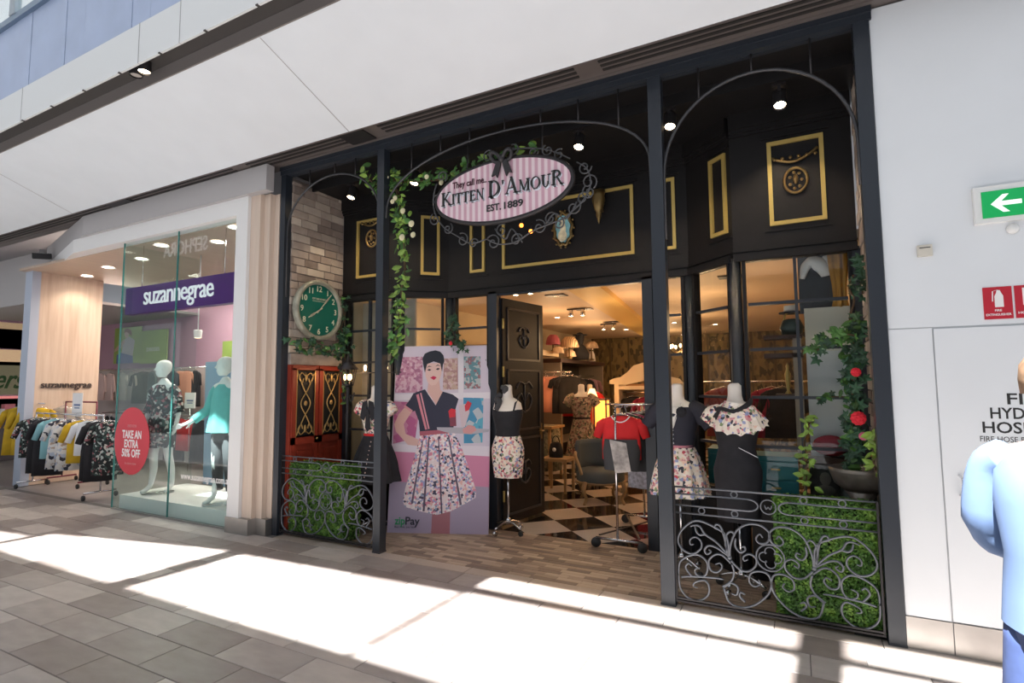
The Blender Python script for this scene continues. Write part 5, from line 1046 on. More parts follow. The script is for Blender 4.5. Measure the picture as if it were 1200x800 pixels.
figure(t, MANQ, [((-.25, .03, 1.13), (-.26, -.05, .92), (-.26, -.08, .84)), ((.24, .03, 1.15), (.26, -.03, .92), (.26, -.06, .84))], .03, 1.76)
headmesh(t, (0, -.02, 1.66), 1.02, rz=-.9)
mb = MB(); loftz([(.80, .20, .15, 0, 0, 7, .06), (1.1, .17, .13), (1.27, .17, .14), (1.38, .155, .11), (1.44, .09, .075)], n=40, mb=mb, cap=False)
for s_ in (-1, 1): mb.tube([(s_*.13, 0, 1.40), (s_*.18, .01, 1.34), (s_*.245, .02, 1.13), (s_*.265, -.03, .93)], [.058, .066, .06, .055], 10)
mb.build('tunic', FDARK, t, world=False)
# banner, posters, back rails
t = thing('banner', 'tall pale blue banner standing behind the left store mannequins', 'banner', (-8.5, 1.5, 0))
mb = MB(); a, b, c, d = at(241, 424, y=1.5), at(262, 424, y=1.5), at(262, 562, y=1.5), at(238, 558, y=1.5); mb.prism([(a.x, a.z), (b.x+.5, a.z), (c.x+.5, .02), (d.x, .02)], fn, 1.5, 1.52); mb.build('cloth', mat('pale_blue_banner', (.28, .46, .62), .6), t, fix=True); MB().box(d.x, c.x+.5, 1.47, 1.55, 0, .03).build('foot', CHROME, t)
def wallposter(x0, x1, z0, z1, y, label, fig=True, gc=(.30, .42, .10)):
    t = thing('wall_poster', label, 'poster', ((x0+x1)/2, y, z0)); MB().box(x0, x1, y-.02, y, z0, z1).build('print', mat('lime_green_print', gc, .5, noise=(1.5, .15)), t)
    if fig:
        P = lambda q: [(x0+(x1-x0)*u, z0+(z1-z0)*v) for u, v in q]
        for i, (nm, c, q) in enumerate((('skirt_print', (.08, .14, .38), [(.12, 0), (.75, 0), (.72, .22), (.35, .32), (.12, .25)]), ('blouse_print', (.52, .47, .50), [(.30, .30), (.72, .20), (.78, .62), (.55, .75), (.38, .66)]), ('arm_print', (.60, .40, .30), [(.02, .33), (.28, .42), (.42, .62), (.36, .66), (.05, .42)]), ('face_print', (.62, .42, .32), [(.42, .72), (.52, .70), (.56, .84), (.46, .90), (.38, .84)]), ('hair_print', (.22, .09, .03), [(.36, .84), (.46, .88), (.56, .82), (.66, .74), (.64, .90), (.50, .98), (.38, .95)]))):
            MB().prism(P(q), fn, y-.021-.001*i, y-.0225-.001*i).build(nm, mat(nm, c, .5), t, fix=True)
    return t
pa_, pb_ = at(136, 385, y=3.04), at(165, 425, y=3.04); wallposter(pa_.x, pb_.x, pb_.z, pa_.z, 3.04, 'green fashion poster of a seated woman above the back rail')
pa_, pb_ = at(166, 388, y=3.04), at(196, 425, y=3.04); t = wallposter(pa_.x, pb_.x, pb_.z, pa_.z, 3.04, 'plain green poster panel with small white lettering beside the fashion poster', False)
text('lettering', 'DRESSES', ((pa_.x+pb_.x)/2, 3.018, (pa_.z+pb_.z)/2-.1), X_, Z_, .12, WS, t, .001, align='CENTER', fit=.5)
pa_, pb_ = at(262, 400, y=3.04), at(282, 420, y=3.04); wallposter(pa_.x, pb_.x+.4, pb_.z, pa_.z, 3.04, 'yellow green poster panel high behind the teal mannequin', False, (.40, .36, .06))
MB_ = MB(); q0, q1 = at(123, 398, y=3.04), at(135, 425, y=3.04)
def backrail(name, label, px0, px1, py, y, zfix=None):
    a, b = at(px0, py, y=y), at(px1, py, y=y); z = zfix or (a.z+b.z)/2; t = thing(name, label, 'rail', ((a.x+b.x)/2, y, z)); MB().tube([(a.x, y, z), (b.x, y, z)], .014, 6).build('bar', CHROME, t)
    for x in (a.x+.1, b.x-.1): MB().tube([(x, y, z), (x, 3.08, z+.05)], .01, 6).build('arm', CHROME, t)
    return a.x, b.x, z
bz0, bz1, bzz = backrail('hanging_rail', 'upper chrome rail along the back wall of the left store', 112, 245, 432, 2.75)
items = [('blouse', PINKC, .62, 'pale pink blouse, leftmost on the upper back rail of the left store'), ('blouse', PINKC, .62, 'second pale pink blouse from the left on the upper back rail'), ('jumper', OATM, .62, 'oatmeal jumper on the upper back rail, left of the green jackets'), ('jumper', OATM, .60, 'oatmeal jumper touching the olive jacket on the upper back rail'), ('jacket', OLIVE, .68, 'olive jacket right of the oatmeal jumpers'), ('jacket', mat('grey_green_cloth', (.12, .17, .15), .8), .66, 'grey green jacket behind the mannequin in dark floral dress'),
         ('dress', CLOTHK, .72, 'black dress right of the floral mannequin head on the back rail'), ('blouse', CORAL, .66, 'coral blouse with white tag, left one of the coral pair'), ('blouse', CORAL, .66, 'coral blouse, right one of the coral pair'), ('dress', CLOTHK, .72, 'black dress right of the coral blouses, beside the blue banner')]
for i, ((nm, m, L, lab), px) in enumerate(zip(items, (118, 129, 143, 155, 168, 178, 203, 212, 219, 229))):
    q = at(px, 440, y=2.72); garment(nm, lab, m, L, .26, 1.1, .34 if nm == 'blouse' else .2, (q.x, 2.72, bzz), random.uniform(-.3, .3))
bz0, bz1, bz2 = backrail('hanging_rail', 'lower chrome rail along the back wall of the left store', 120, 250, 485, 2.6)
for nm, m, L, px, lab in (('dress', CLOTHK, .7, 128, 'black dress at the left of the lower back rail'), ('top', FDARK, .6, 170, 'dark print top behind the sale sticker on the lower rail'), ('cardigan', RED, .62, 213, 'bright red cardigan, left of two on the lower back rail'), ('cardigan', RED, .62, 226, 'bright red cardigan, right of two on the lower back rail'), ('trousers', CLOTHK, .85, 205, 'black trousers hanging left of the red cardigans'), ('trousers', CLOTHK, .85, 236, 'black trousers hanging right of the red cardigans')):
    q = at(px, 490, y=2.58); garment(nm, lab, m, L, .25, 1.1, 0 if nm == 'trousers' else .3, (q.x, 2.58, bz2), random.uniform(-.2, .2), top=nm != 'trousers')
def card(px, py, y, label, w=.22, h=.24):
    q = at(px, py, y=y); t = thing('price_card', label, 'sign', tuple(q)); MB().box(q.x-w/2, q.x+w/2, y-.006, y, q.z-h/2, q.z+h/2).build('card', WS, t); MB().box(q.x-w*.3, q.x+w*.3, y-.009, y-.006, q.z-.02, q.z+.01).box(q.x-w*.25, q.x+w*.25, y-.009, y-.006, q.z-.06, q.z-.04).build('print', mat('blue_grey_ink', (.15, .2, .35), .5), t); MB().tube([(q.x, y, .0 if y > 1 else 1.18), (q.x, y, q.z-h/2)], .006, 5).build('stem', CHROME, t)
card(223, 469, 2.3, 'small white price card in front of the coral blouses', .34, .30); card(91, 474, .25, 'small white price card above the rack by the timber wall', .30, .36)
# entrance racks
rail_rack('clothes_rack', 'burgundy framed clothes rack beside the timber wall', -11.15, -10.15, .62, 1.36, mat('burgundy_tube', (.16, .02, .04), .4))
rk = rail_rack('clothes_rack', 'chrome clothes rack in front of the burgundy rack', -11.05, -9.0, .18, 1.19)
r1 = [('dress', MUSTARD, .80, 'mustard yellow dress at the left end of the front rack', 24, 470), ('dress', MUSTARD, .78, 'mustard yellow dress, second from the left on the front rack', 35, 470), ('cardigan', MUSTARD, .60, 'mustard yellow cardigan, third from the left on the front rack', 44, 470)]
for nm, m, L, lab, px, py in r1:
    q = at(px, 482, y=.30); garment(nm, lab, m, L, .19, 1.15, .25, (q.x, .30, 1.34), 1.0)
MB().tube([(-11.9, .30, 1.34), (-11.1, .30, 1.34)], .012, 6).tube([(-11.9, .30, 0.05), (-11.9, .30, 1.34)], .012, 6).build('side_rail', CHROME, rk)
for i, (nm, m, lab, px) in enumerate((('top', mat('dusty_pink_cloth', (.50, .25, .22), .8), 'dusty pink top on the burgundy rack', 56), ('top', CLOTHK, 'black top at the middle of the burgundy rack', 66), ('top', OATM, 'oatmeal top at the right of the burgundy rack', 75))):
    q = at(px, 475, y=.62); garment(nm, lab, m, .55, .18, 1.05, .2, (q.x, .62, 1.34), .9)
r2 = [('blouse', FDARK, .62, 'dark floral blouse, leftmost on the chrome entrance rack', 43), ('trousers', CLOTHK, .85, 'black trousers, left pair on the chrome entrance rack', 52), ('dress', CLOTHK, .88, 'black dress beside the left black trousers on the entrance rack', 59), ('blouse', mat('aqua_cloth', (.25, .50, .55), .8), .6, 'aqua blouse between black garments on the entrance rack', 67),
      ('dress', BWPRINT, .74, 'black and white print dress at the middle of the entrance rack', 77), ('dress', BWPRINT, .74, 'black and white print dress next to the mustard top', 90), ('top', MUSTARD, .62, 'mustard yellow top right of the print dresses', 99), ('blouse', WHITEC, .50, 'white blouse right of the mustard top on the entrance rack', 107), ('trousers', CLOTHK, .85, 'black trousers right of the white blouse', 115), ('dress', CLOTHK, .85, 'black dress near the right end of the entrance rack', 121), ('blouse', FDARK, .75, 'dark floral dress at the right end of the entrance rack', 129)]
for nm, m, L, lab, px in r2:
    q = at(px, 488, y=.18); garment(nm, lab, m, L, .19, 1.2 if m is BWPRINT else 1.05, 0 if nm == 'trousers' else .22, (q.x, .18, 1.18), random.uniform(.75, 1.15), top=nm != 'trousers')
# downlights
for i, (px, py) in enumerate(((102, 323), (127, 313), (166, 303), (189, 287), (255, 283), (276, 266))):
    q = at(px, py, z=3.555); t = thing('downlight', ('recessed downlight in the timber ceiling of the left store, %s' % ('far left one', 'second from left', 'third from left', 'fourth from left', 'second from right', 'right end one')[i]), 'light', (q.x, q.y, 3.555))
    MB().lathe([(.10, .0), (.10, .008), (.075, .008)], (0, 0, -.009), 18, cap=False).build('trim_ring', WHITEC, t, world=False); MB().lathe([(.001, -.004), (.076, -.004)], (0, 0, 0), 18, cap=False).build('lens', DLIGHT, t, world=False)
    lamp('lamp', 'SPOT', (q.x, q.y, 3.53), 30, (1, .82, .66), .06, (0, 0, -1), 2.2)
for x in (-12.5, -10, -7.5): lamp('lamp', 'AREA', (x, 1.9, 3.5), 85, (1, .86, .74), 1.0, (0, 0, -1))  # added fill lights to brighten the store, no ceiling panel modelled
t = thing('track_spotlight', 'white cylindrical track light hanging behind the left store glass', 'spotlight', tuple(at(232, 388, y=.8))); q = at(232, 388, y=.8)
mb = MB(); mb.lathe([(.05, -.10), (.06, 0), (.055, .02), (.001, .02)], (0, 0, 0), 14, cap=False); mb.build('housing', WHITEC, t, world=False); MB().tube([(0, 0, .02), (0, 0, 3.56-q.z)], .01).build('stem', WHITEC, t, world=False); MB().lathe([(.001, -.09), (.046, -.09)], (0, 0, 0), 14, cap=False).build('lens', BULB, t, world=False)
# ---- the neighbouring cosmetics stall at far left
cst = thing('display_unit', 'tall lit display unit of the neighbouring stall at far left', 'display', (-16.5, 1.5, 0))
XU = -16
for nm, z0, z1, m in (('sign_strip', 2.95, 3.10, mat('yellow_board', (.62, .56, .36), .5, emit=(1, .85, .5), es=.25)), ('dark_band', 2.66, 2.95, mat('brown_band', (.16, .12, .10), .5)), ('black_band', 2.50, 2.66, DSLOT), ('cream_panel', 2.2, 2.48, mat('cream_lit_panel', (.75, .68, .48), .5, emit=(1, .85, .5), es=.35)), ('black_bar', 2.12, 2.2, DSLOT), ('green_panel', 1.45, 2.12, mat('pale_green_panel', (.50, .58, .36), .5, emit=(.7, .9, .5), es=.2)), ('shelf', 1.36, 1.42, mat('pink_lit_shelf', (.7, .35, .35), .5, emit=(1, .45, .4), es=.5)), ('lower_panel', 1.02, 1.36, mat('brown_green_panel', (.25, .22, .14), .5)), ('counter', 0, .98, mat('grey_counter', (.10, .09, .10), .5))):
    MB().box(XU-.4, XU+(.35 if nm == 'counter' else 0), -1.0, 4.5, z0, z1).build(nm, m, cst)
text('lettering', 'ers', (XU+.01, 1.30, 1.60), Y_, Z_, .62, mat('dark_green_letter', (.03, .10, .03), .5), cst, .03, shear=.45, fit=.55, bold=.01)
for i in range(6): t = tag(MB().box(-.09, .09, -.09, .09, 0, (.26, .16)[i % 2]).build('gift_box', (mat('pink_box', (.75, .25, .3), .5), WHITEC)[i % 2], None), None, 'box', 'pink and white boxes on the stall counter at far left'); t['label'] = '%s box on the counter of the stall at far left, %s of its row' % (('tall pink', 'low white')[i % 2], ('first', 'second', 'third', 'fourth', 'fifth', 'last')[i]); t.location = (XU+.2, 1.15+.18*i, .98)
# ================================================================== inside the shop
MAHO = mat('dark_mahogany', (.05, .018, .012), .4); GREYU = mat('grey_shelf_panel', (.30, .25, .20), .6); OAKF = mat('carved_pale_oak', (.36, .24, .12), .5)
def cyl(t, name, prof, m, c=(0, 0, 0), n=16, cap=False): return MB().lathe(prof, c, n, cap=cap).build(name, m, t, world=False)
# shelving along the left wall
t = thing('shelving_unit', 'grey shelving unit with dark mahogany top along the left wall inside the shop', 'shelves', (-4.6, 7.5, 0))
MB().box(-4.93, -4.28, 6.2, 6.26, 0, 2.05).build('side_panel', GREYU, t); MB().box(-4.93, -4.28, 8.9, 8.96, 0, 2.05).build('side_panel', GREYU, t)
MB().box(-4.95, -4.25, 6.15, 9.0, 2.05, 2.13).build('top', MAHO, t); MB().box(-4.93, -4.9, 6.2, 8.9, 0, 2.05).build('back_panel', mat('dark_back', (.06, .045, .035), .7), t)
for z in (.4, 1.0): MB().box(-4.9, -4.32, 6.26, 8.9, z, z+.03).build('shelf', GREYU, t)
MB().tube([(-4.5, 6.3, 1.8), (-4.5, 8.9, 1.8)], .012).build('rail', CHROME, t)
t = thing('shelving_unit', 'cream wall shelf unit nearest the open door on the left wall inside the shop', 'shelves', (-4.6, 5, 0))
MB().box(-4.95, -4.30, 3.4, 6.15, 2.16, 2.26).build('top', mat('cream_shelf', (.55, .42, .26), .5), t); MB().box(-4.93, -4.85, 3.4, 6.15, .0, 2.16).build('back_panel', GREYU, t); MB().box(-4.85, -4.3, 3.4, 3.45, 0, 2.16).build('side_panel', GREYU, t)
MB().tube([(-4.5, 3.5, 1.85), (-4.5, 6.1, 1.85)], .012).build('rail', CHROME, t)
for i, (px, m, nm, lab, L) in enumerate(((640, CORAL, 'top', 'orange top hanging left of the black garments inside the doorway', .62), (650, CORAL, 'top', 'orange top, right of the orange pair inside the doorway', .66), (661, CLOTHK, 'jacket', 'black jacket hanging between the orange tops and the grey shelf panel', .68), (668, CLOTHK, 'jacket', 'black jacket touching the grey shelf panel inside the shop', .68))):
    q = at(px, 445, y=5.3); garment(nm, lab, m, L, .22, 1.05, .12, (q.x, 5.3, 1.82), .5)
MB().tube([(-4.6, 5.3, 1.83), (-3.7, 5.3, 1.83)], .012).build('arm', CHROME, t)
for i, (y, m, nm, lab) in enumerate(((6.8, RED, 'dress', 'red dress on the mahogany topped shelving unit'), (7.3, CLOTHK, 'dress', 'black dress beside the red dress on the shelving unit'), (7.8, NAVY, 'dress', 'navy dress further along the mahogany topped shelving unit'), (8.3, mat('mauve_cloth', (.30, .16, .20), .8), 'dress', 'mauve dress at the far end of the shelving unit'))): garment(nm, lab, m, .8, .26, 1.2, .2, (-4.45, y, 1.8), .6)
# table of folded goods left of the floral dress
t = thing('display_table', 'small display table draped in grey green cloth inside the doorway', 'table', (-3.95, 4.7, 0)); MB().box(-4.3, -3.72, 4.4, 5.0, .84, .88).build('tabletop', OAKF, t)
for x in (-4.25, -3.78):
    for y in (4.45, 4.95): MB().box(x-.02, x+.02, y-.02, y+.02, 0, .84).build('leg', OAKF, t)
t2 = tag(MB().loft([ring(z, .27*k, .25*k, -4.0, 4.7, 32, 9, .05) for z, k in ((.885, .9), (.80, 1.05), (.5, 1.1), (.12, 1.18))], cap=True).build('tablecloth', ramp_mat('sage_pattern_cloth', 'voronoi', 30, [(0, (.16, .17, .13)), (.5, (.25, .24, .19)), (.8, (.09, .10, .08))], .8)), 'grey green patterned cloth draped over the small display table', 'tablecloth')
# floral dress form inside
t = thing('dress_form', 'dress form in belted floral dress inside the shop, left of the glowing lantern', 'mannequin', (-3.08, 4.15, 0), .2)
torso(t); stand(t, z=.6)
mb = MB(); loftz([(.42, .27, .25, 0, 0, 9, .08), (.70, .22, .20, 0, 0, 9, .06), (.95, .165, .13, 0, 0, 9, .02), (1.06, .135, .10)]+bodice_rows(1.09, .012), n=54, mb=mb, cap=False); sleeve(mb, -1, .12, .08, .07); sleeve(mb, 1, .12, .08, .07)
mb.build('dress', ramp_mat('muted_floral_cloth', 'voronoi', 38, [(0, (.34, .25, .18)), (.4, (.22, .10, .09)), (.55, (.06, .06, .05)), (.7, (.45, .34, .25)), (.85, (.16, .17, .10))], .85, warp=.03), t, world=False)
loftz([(1.04, .139, .104), (1.075, .139, .104)], cap=False).build('belt', CLOTHK, t, world=False)
# lantern lamp
t = thing('lantern_lamp', 'tall glowing amber lantern lamp with black frame inside the shop', 'lamp', (-3.02, 5.0, 0))
MB().box(-.10, .10, -.10, .10, .72, 1.32).build('glowing_panel', mat('amber_paper', (.9, .4, .1), .6, emit=(1, .33, .06), es=2.2), t, world=False)
mb = MB()
for x in (-.105, .105):
    for y in (-.105, .105): mb.box(x-.01, x+.01, y-.01, y+.01, 0, 1.36)
for z in (.70, 1.32): mb.box(-.12, .12, -.12, .12, z, z+.025)
mb.build('frame', DIRON, t, world=False)
t = thing('table_lamp', 'small lit lamp with pale pleated shade left of the amber lantern', 'lamp', (-3.30, 5.3, 0)); cyl(t, 'shade', [(.045, 1.52), (.10, 1.36)], mat('lit_shade', (.9, .7, .45), .6, emit=(1, .62, .28), es=2.5)); cyl(t, 'stem', [(.06, 0), (.012, .03), (.012, 1.4)], OAKF, n=8)
lamp('lamp', 'POINT', (-3.1, 4.7, 1.5), 14, (1, .5, .18), .1)
# lampshades and bust on the unit tops
def shade_lamp(px, py, y, r, h, m, label, z=2.14):
    q = at(px, py, y=y); t = thing('lampshade', label, 'lamp', (q.x, y, z)); zz = q.z-z
    MB().loft([[Vector((math.cos(a)*r_*(1+.03*math.sin(12*a)), math.sin(a)*r_*(1+.03*math.sin(12*a)), zz+dz)) for a in [2*PI*k/36 for k in range(36)]] for r_, dz in ((r*.45, h*.5), (r*.8, h*.2), (r, -h*.4), (r*.97, -h*.5))], cap=False).build('shade', m, t, world=False)
    cyl(t, 'stem', [(.06, 0), (.06, .02), (.015, .04), (.015, max(zz, .1))], OLDG, n=10)
CRM = ramp_mat('lit_striped_shade', 'wave', 9, [(.3, (.65, .48, .28)), (.7, (.30, .18, .10))], .6)
shade_lamp(667, 401, 6.3, .20, .22, CRM, 'large striped lampshade on top of the wall shelf inside the doorway')
shade_lamp(648, 398, 6.0, .15, .20, mat('wine_shade', (.30, .06, .09), .6), 'wine red lampshade, leftmost on the wall shelf inside the doorway', 2.26)
shade_lamp(654, 410, 5.8, .12, .13, mat('cream_shade', (.62, .45, .30), .6), 'small cream lampshade under the wine red one', 2.26)
shade_lamp(668, 414, 6.5, .13, .14, mat('cream_shade', (.62, .45, .30), .6), 'small cream lampshade under the large striped one')
shade_lamp(693, 404, 7.6, .16, .15, mat('cream_shade', (.62, .45, .30), .6), 'cream lampshade on the mahogany top near the tall mirror niche')
t = thing('bust', 'black bust with a hat on the mahogany shelf top inside the shop', 'ornament', (at(680, 418, y=7.0).x, 7.0, 2.13)); MB().lathe([(.18, 0), (.20, .12), (.12, .28), (.06, .34), (.09, .42), (.10, .50), (.06, .58), (.001, .60)], n=14).build('figure', CLOTHK, t, world=False); cyl(t, 'hat_brim', [(.16, .53), (.16, .545)], CLOTHK, cap=True)
t = thing('figurine', 'pale figurine with black ribbon on the mahogany shelf top', 'ornament', (at(693, 418, y=7.9).x, 7.9, 2.13)); MB().lathe([(.10, 0), (.08, .15), (.04, .24), (.05, .32), (.001, .36)], n=12).build('body', CALICO, t, world=False); cyl(t, 'ribbon', [(.05, .23), (.05, .26)], CLOTHK, n=10)
# red blouse form
t = thing('dress_form', 'dress form in bright red blouse behind the floral dress inside the shop', 'mannequin', (-3.45, 5.6, 0)); torso(t); stand(t, z=.6); mb = MB(); loftz([(.80, .19, .14), (1.06, .135, .10)]+bodice_rows(1.09), mb=mb, cap=False); sleeve(mb, -1); sleeve(mb, 1); mb.build('blouse', RED, t, world=False); loftz([(.5, .25, .22, 0, 0, 8, .06), (.86, .18, .14)], n=40, cap=False).build('skirt', CLOTHK, t, world=False)
# white armoire with arched crest
t = thing('armoire', 'white open wardrobe with arched scroll crest inside the shop', 'cabinet', (-2.35, 5.6, 0)); AW = mat('cream_paint', (.62, .52, .38), .5)
for x in (-2.86, -1.80): MB().box(x-.04, x+.04, 5.35, 5.85, 0, 1.62).build('post', AW, t)
cr = [(-2.98, 1.60), (-2.98, 1.66), (-2.90, 1.70), (-2.78, 1.72), (-2.66, 1.80), (-2.54, 1.92), (-2.36, 1.97), (-2.18, 1.92), (-2.04, 1.80), (-1.92, 1.72), (-1.76, 1.68), (-1.70, 1.60), (-2.0, 1.58), (-2.34, 1.66), (-2.7, 1.58)]
MB().prism(cr, fn, 5.33, 5.39).build('crest', AW, t, fix=True); MB().box(-2.86, -1.8, 5.82, 5.85, 0, 1.6).build('back_panel', mat('warm_mirror', (.40, .22, .10), .3), t); MB().box(-2.84, -1.82, 5.36, 5.85, .45, .49).build('shelf', AW, t); MB().box(-2.84, -1.82, 5.36, 5.85, 1.5, 1.56).build('shelf', AW, t)
MB().tube([(-2.84, 5.6, 1.45), (-1.82, 5.6, 1.45)], .01).build('rail', CHROME, t)
for i, (m, lab) in enumerate(((CLOTHK, 'black dress at the left inside the white wardrobe'), (mat('wine_cloth', (.25, .01, .04), .8), 'wine red dress in the middle of the white wardrobe'), (PINKC, 'pale pink dress at the right inside the white wardrobe'))): garment('dress', lab, m, .75, .2, 1.2, .2, (-2.62+.24*i, 5.6, 1.44), .5)
# armchair
t = thing('armchair', 'grey blue upholstered armchair with pale carved wood frame on the checkerboard floor', 'chair', (-2.45, 3.15, 0), .5); UPH = mat('slate_blue_velvet', (.10, .12, .13), .8)
MB().lathe([(.30, .26), (.33, .30), (.33, .40), (.29, .44), (.02, .46)], n=20, sy=.9).build('seat', UPH, t, world=False)
bk = MB(); bk.loft([[Vector((math.cos(a)*.33*s_, math.sin(a)*.30*s_, z)) for a in [PI*.0+PI*k/14 for k in range(15)]] + [Vector((math.cos(a)*.27*s_, math.sin(a)*.24*s_, z)) for a in [PI-PI*k/14 for k in range(15)]] for z, s_ in ((.30, 1), (.55, 1.04), (.75, 1.06), (.82, 1.0))]); bk.build('backrest', UPH, t, world=False)
for s_ in (-1, 1): MB().tube(smooth_path([(s_*.34, .0, .66), (s_*.36, -.16, .62), (s_*.33, -.26, .52), (s_*.30, -.26, .40)]), .022, 8).build('arm', OAKF, t, world=False)
for x, y in ((-.25, -.24), (.25, -.24), (-.22, .22), (.22, .22)): MB().tube(smooth_path([(x, y, .30), (x*1.1, y*1.1, .18), (x*.95, y*.95, .08), (x*1.08, y*1.08, 0)]), [.03]*6+[.022]*5+[.02]*5, 8).build('leg', OAKF, t, world=False)
MB().tube([(.33*math.cos(a), .27*math.sin(a), .27) for a in [2*PI*k/24 for k in range(24)]], .02, 6, True).build('seat_frame', OAKF, t, world=False)
t = thing('side_table', 'low gilt wood table left of the armchair', 'table', (-3.25, 3.55, 0)); MB().box(-.22, .22, -.2, .2, .46, .50).build('tabletop', OAKF, t, world=False)
for x in (-.18, .18):
    for y in (-.16, .16): MB().bar((x, y, 0), (x, y, .46), .035, .035).build('leg', OAKF, t, world=False)
t = thing('handbag', 'black handbag with a white badge standing on the low gilt table', 'bag', (-3.28, 3.55, .50)); MB().lathe([(.11, 0), (.12, .08), (.09, .2), (.05, .23)], n=14, sy=.6, cap=True).build('body', CLOTHK, t, world=False); MB().tube([(math.cos(a)*.06, 0, .22+math.sin(a)*.10) for a in [PI*k/8 for k in range(9)]], .008).build('handle', CLOTHK, t, world=False); MB().ball((0, -.07, .12), (.03, .006, .03), 8).build('badge', WHITEC, t, world=False)
# chandelier
q = at(800, 408, y=4.0); t = thing('chandelier', 'crystal chandelier seen through the narrow window right of the third post', 'lamp', (q.x, 4.0, q.z)); MB().tube([(0, 0, 0), (0, 0, 2.83-q.z)], .006).build('chain', OLDG, t, world=False)
for k in range(8): a = k*PI/4; ar_ = MB().tube(smooth_path([(0, 0, 0), (math.cos(a)*.1, math.sin(a)*.1, -.06), (math.cos(a)*.17, math.sin(a)*.17, .0)]), .006).build('arm', OLDG, t, world=False); MB().ball((math.cos(a)*.17, math.sin(a)*.17, .03), (.016, .016, .03), 8).build('candle_bulb', BULB, ar_, world=False)
lamp('lamp', 'POINT', (q.x, 4.0, q.z-.1), 12, (1, .6, .3), .12)
# ceiling fittings
for i, (px, py) in enumerate(((680, 344), (705, 357), (723, 368), (653, 372), (734, 386), (790, 378), (863, 348), (838, 380), (800, 392))):
    q = at(px, py, z=2.825); nm = ('nearest the door, left of the yellow beam', 'second from the door left of the yellow beam', 'third from the door beside the yellow beam', 'above the wall shelf lamps', 'deepest in the doorway', 'seen in the narrow window right of the third post', 'nearest in the angled window', 'lower one in the angled window', 'low in the narrow window, near the chandelier')[i]
    t = thing('downlight', 'recessed shop ceiling downlight '+nm, 'light', (q.x, q.y, 2.828)); cyl(t, 'trim_ring', [(.07, 0), (.07, -.008), (.045, -.008)], CREAM); cyl(t, 'lens', [(.001, -.006), (.046, -.006)], DLIGHT)
for i, (px, py, lab) in enumerate(((613, 345, 'above the open door leaf'), (676, 370, 'in the middle of the shop ceiling'), (713, 386, 'deeper in the shop ceiling'))):
    q = at(px, py, z=2.7); t = thing('twin_spotlight', 'pair of small ceiling spotlights '+lab, 'spotlight', (q.x, q.y, 2.82)); MB().box(-.16, .16, -.03, .03, -.02, .0).build('plate', DIRON, t, world=False)
    for dx in (-.1, .1): h = MB().lathe([(.035, -.12), (.04, -.11), (.03, -.02)], (dx, 0, 0), 12, cap=False).build('housing', CHROME, t, world=False); MB().lathe([(.001, -.112), (.034, -.112)], (dx, 0, 0), 12, cap=False).build('lens', BULBW, h, world=False)
for i, (px, py, lab) in enumerate(((652, 346, 'near the door'), (684, 362, 'above the shelving'), (716, 377, 'deeper in the shop'), (857, 324, 'seen in the angled window'))):
    q = at(px, py, z=2.825); t = thing('ceiling_vent', 'small dark square ceiling vent '+lab, 'vent', (q.x, q.y, 2.828)); MB().box(-.14, .14, -.09, .09, -.012, 0).build('frame', DIRON, t, world=False); MB().box(-.04, .04, -.04, .04, -.016, -.012).build('fitting', CHROME, t, world=False)
for x, y, e in ((-2.0, 3.2, 15), (-3.6, 4.2, 20), (-1.0, 3.6, 14), (-3.6, 6.2, 24), (-1.6, 6.0, 20), (-2.6, 8.6, 24), (-.3, 2.2, 7), (-4.4, 2.2, 8)):
    lamp('lamp', 'POINT', (x, y, 2.25), e, (1, .66, .36), .15)  # added warm fill points that light the shop and ceiling, no fitting modelled
# ---- door leaves
def leaf(name, hx, hy, ex, ey, zt, ornate=True):
    a, b = Vector((hx, hy, 0)), Vector((ex, ey, 0)); u = (b-a).normalized(); n = Vector((u.y, -u.x, 0)); L = (b-a).length; F_ = lambda s, z, d: a+u*s+n*d+Z_*z
    m = MB(); segbox(m, F_, 0, L, .03, zt, -.022, .022); d = struct(name, m, BLACK)
    for z0, z1 in ((.12, .98), (1.06, 1.78), (1.88, zt-.1)):
        m = MB()
        for (p, q, c, e) in ((.08, L-.08, z0, z0+.025), (.08, L-.08, z1-.025, z1), (.08, .105, z0, z1), (L-.105, L-.08, z0, z1)): segbox(m, F_, p, q, c, e, .022, .034)
        m.build('moulding', mat('black_gloss_moulding', (.03, .028, .03), .3), d)
    m = MB()
    for cz, k in ((2.14, 1.0), (1.42, 1.5), (.55, 1.1)):
        for s_ in (-1, 1):
            m.tube(smooth_path([F_(L/2, cz-.10*k, .03), F_(L/2+s_*.06*k, cz-.07*k, .03), F_(L/2+s_*.10*k, cz, .03), F_(L/2+s_*.05*k, cz+.05*k, .03), F_(L/2+s_*.02*k, cz, .03)], 4), .010, 5); m.tube(smooth_path([F_(L/2, cz+.12*k, .03), F_(L/2+s_*.06*k, cz+.14*k, .03), F_(L/2+s_*.11*k, cz+.09*k, .03)], 4), .010, 5)
        m.tube([F_(L/2, cz-.1*k, .03), F_(L/2, cz+.14*k, .03)], .009, 5)
    m.build('carving', mat('black_gloss_carving', (.05, .045, .045), .35), d); m = MB(); m.tube([F_(L-.07, 1.03, .02), F_(L-.07, 1.03, .07), F_(L-.17, 1.03, .07)], .011, 6); segbox(m, F_, L-.095, L-.045, .93, 1.12, .022, .028); m.build('handle', OLDG, d)
    for z in (.35, 1.75, 2.3): MB().tube([F_(0, z-.06, .03), F_(0, z+.06, .03)], .012, 8).build('hinge', GOLD, d)
    return d
leaf('door_3', -2.995, 1.32, -2.86, 2.14, 2.60); leaf('door_4', -1.335, 2.12, -1.325, 1.32, 2.60)
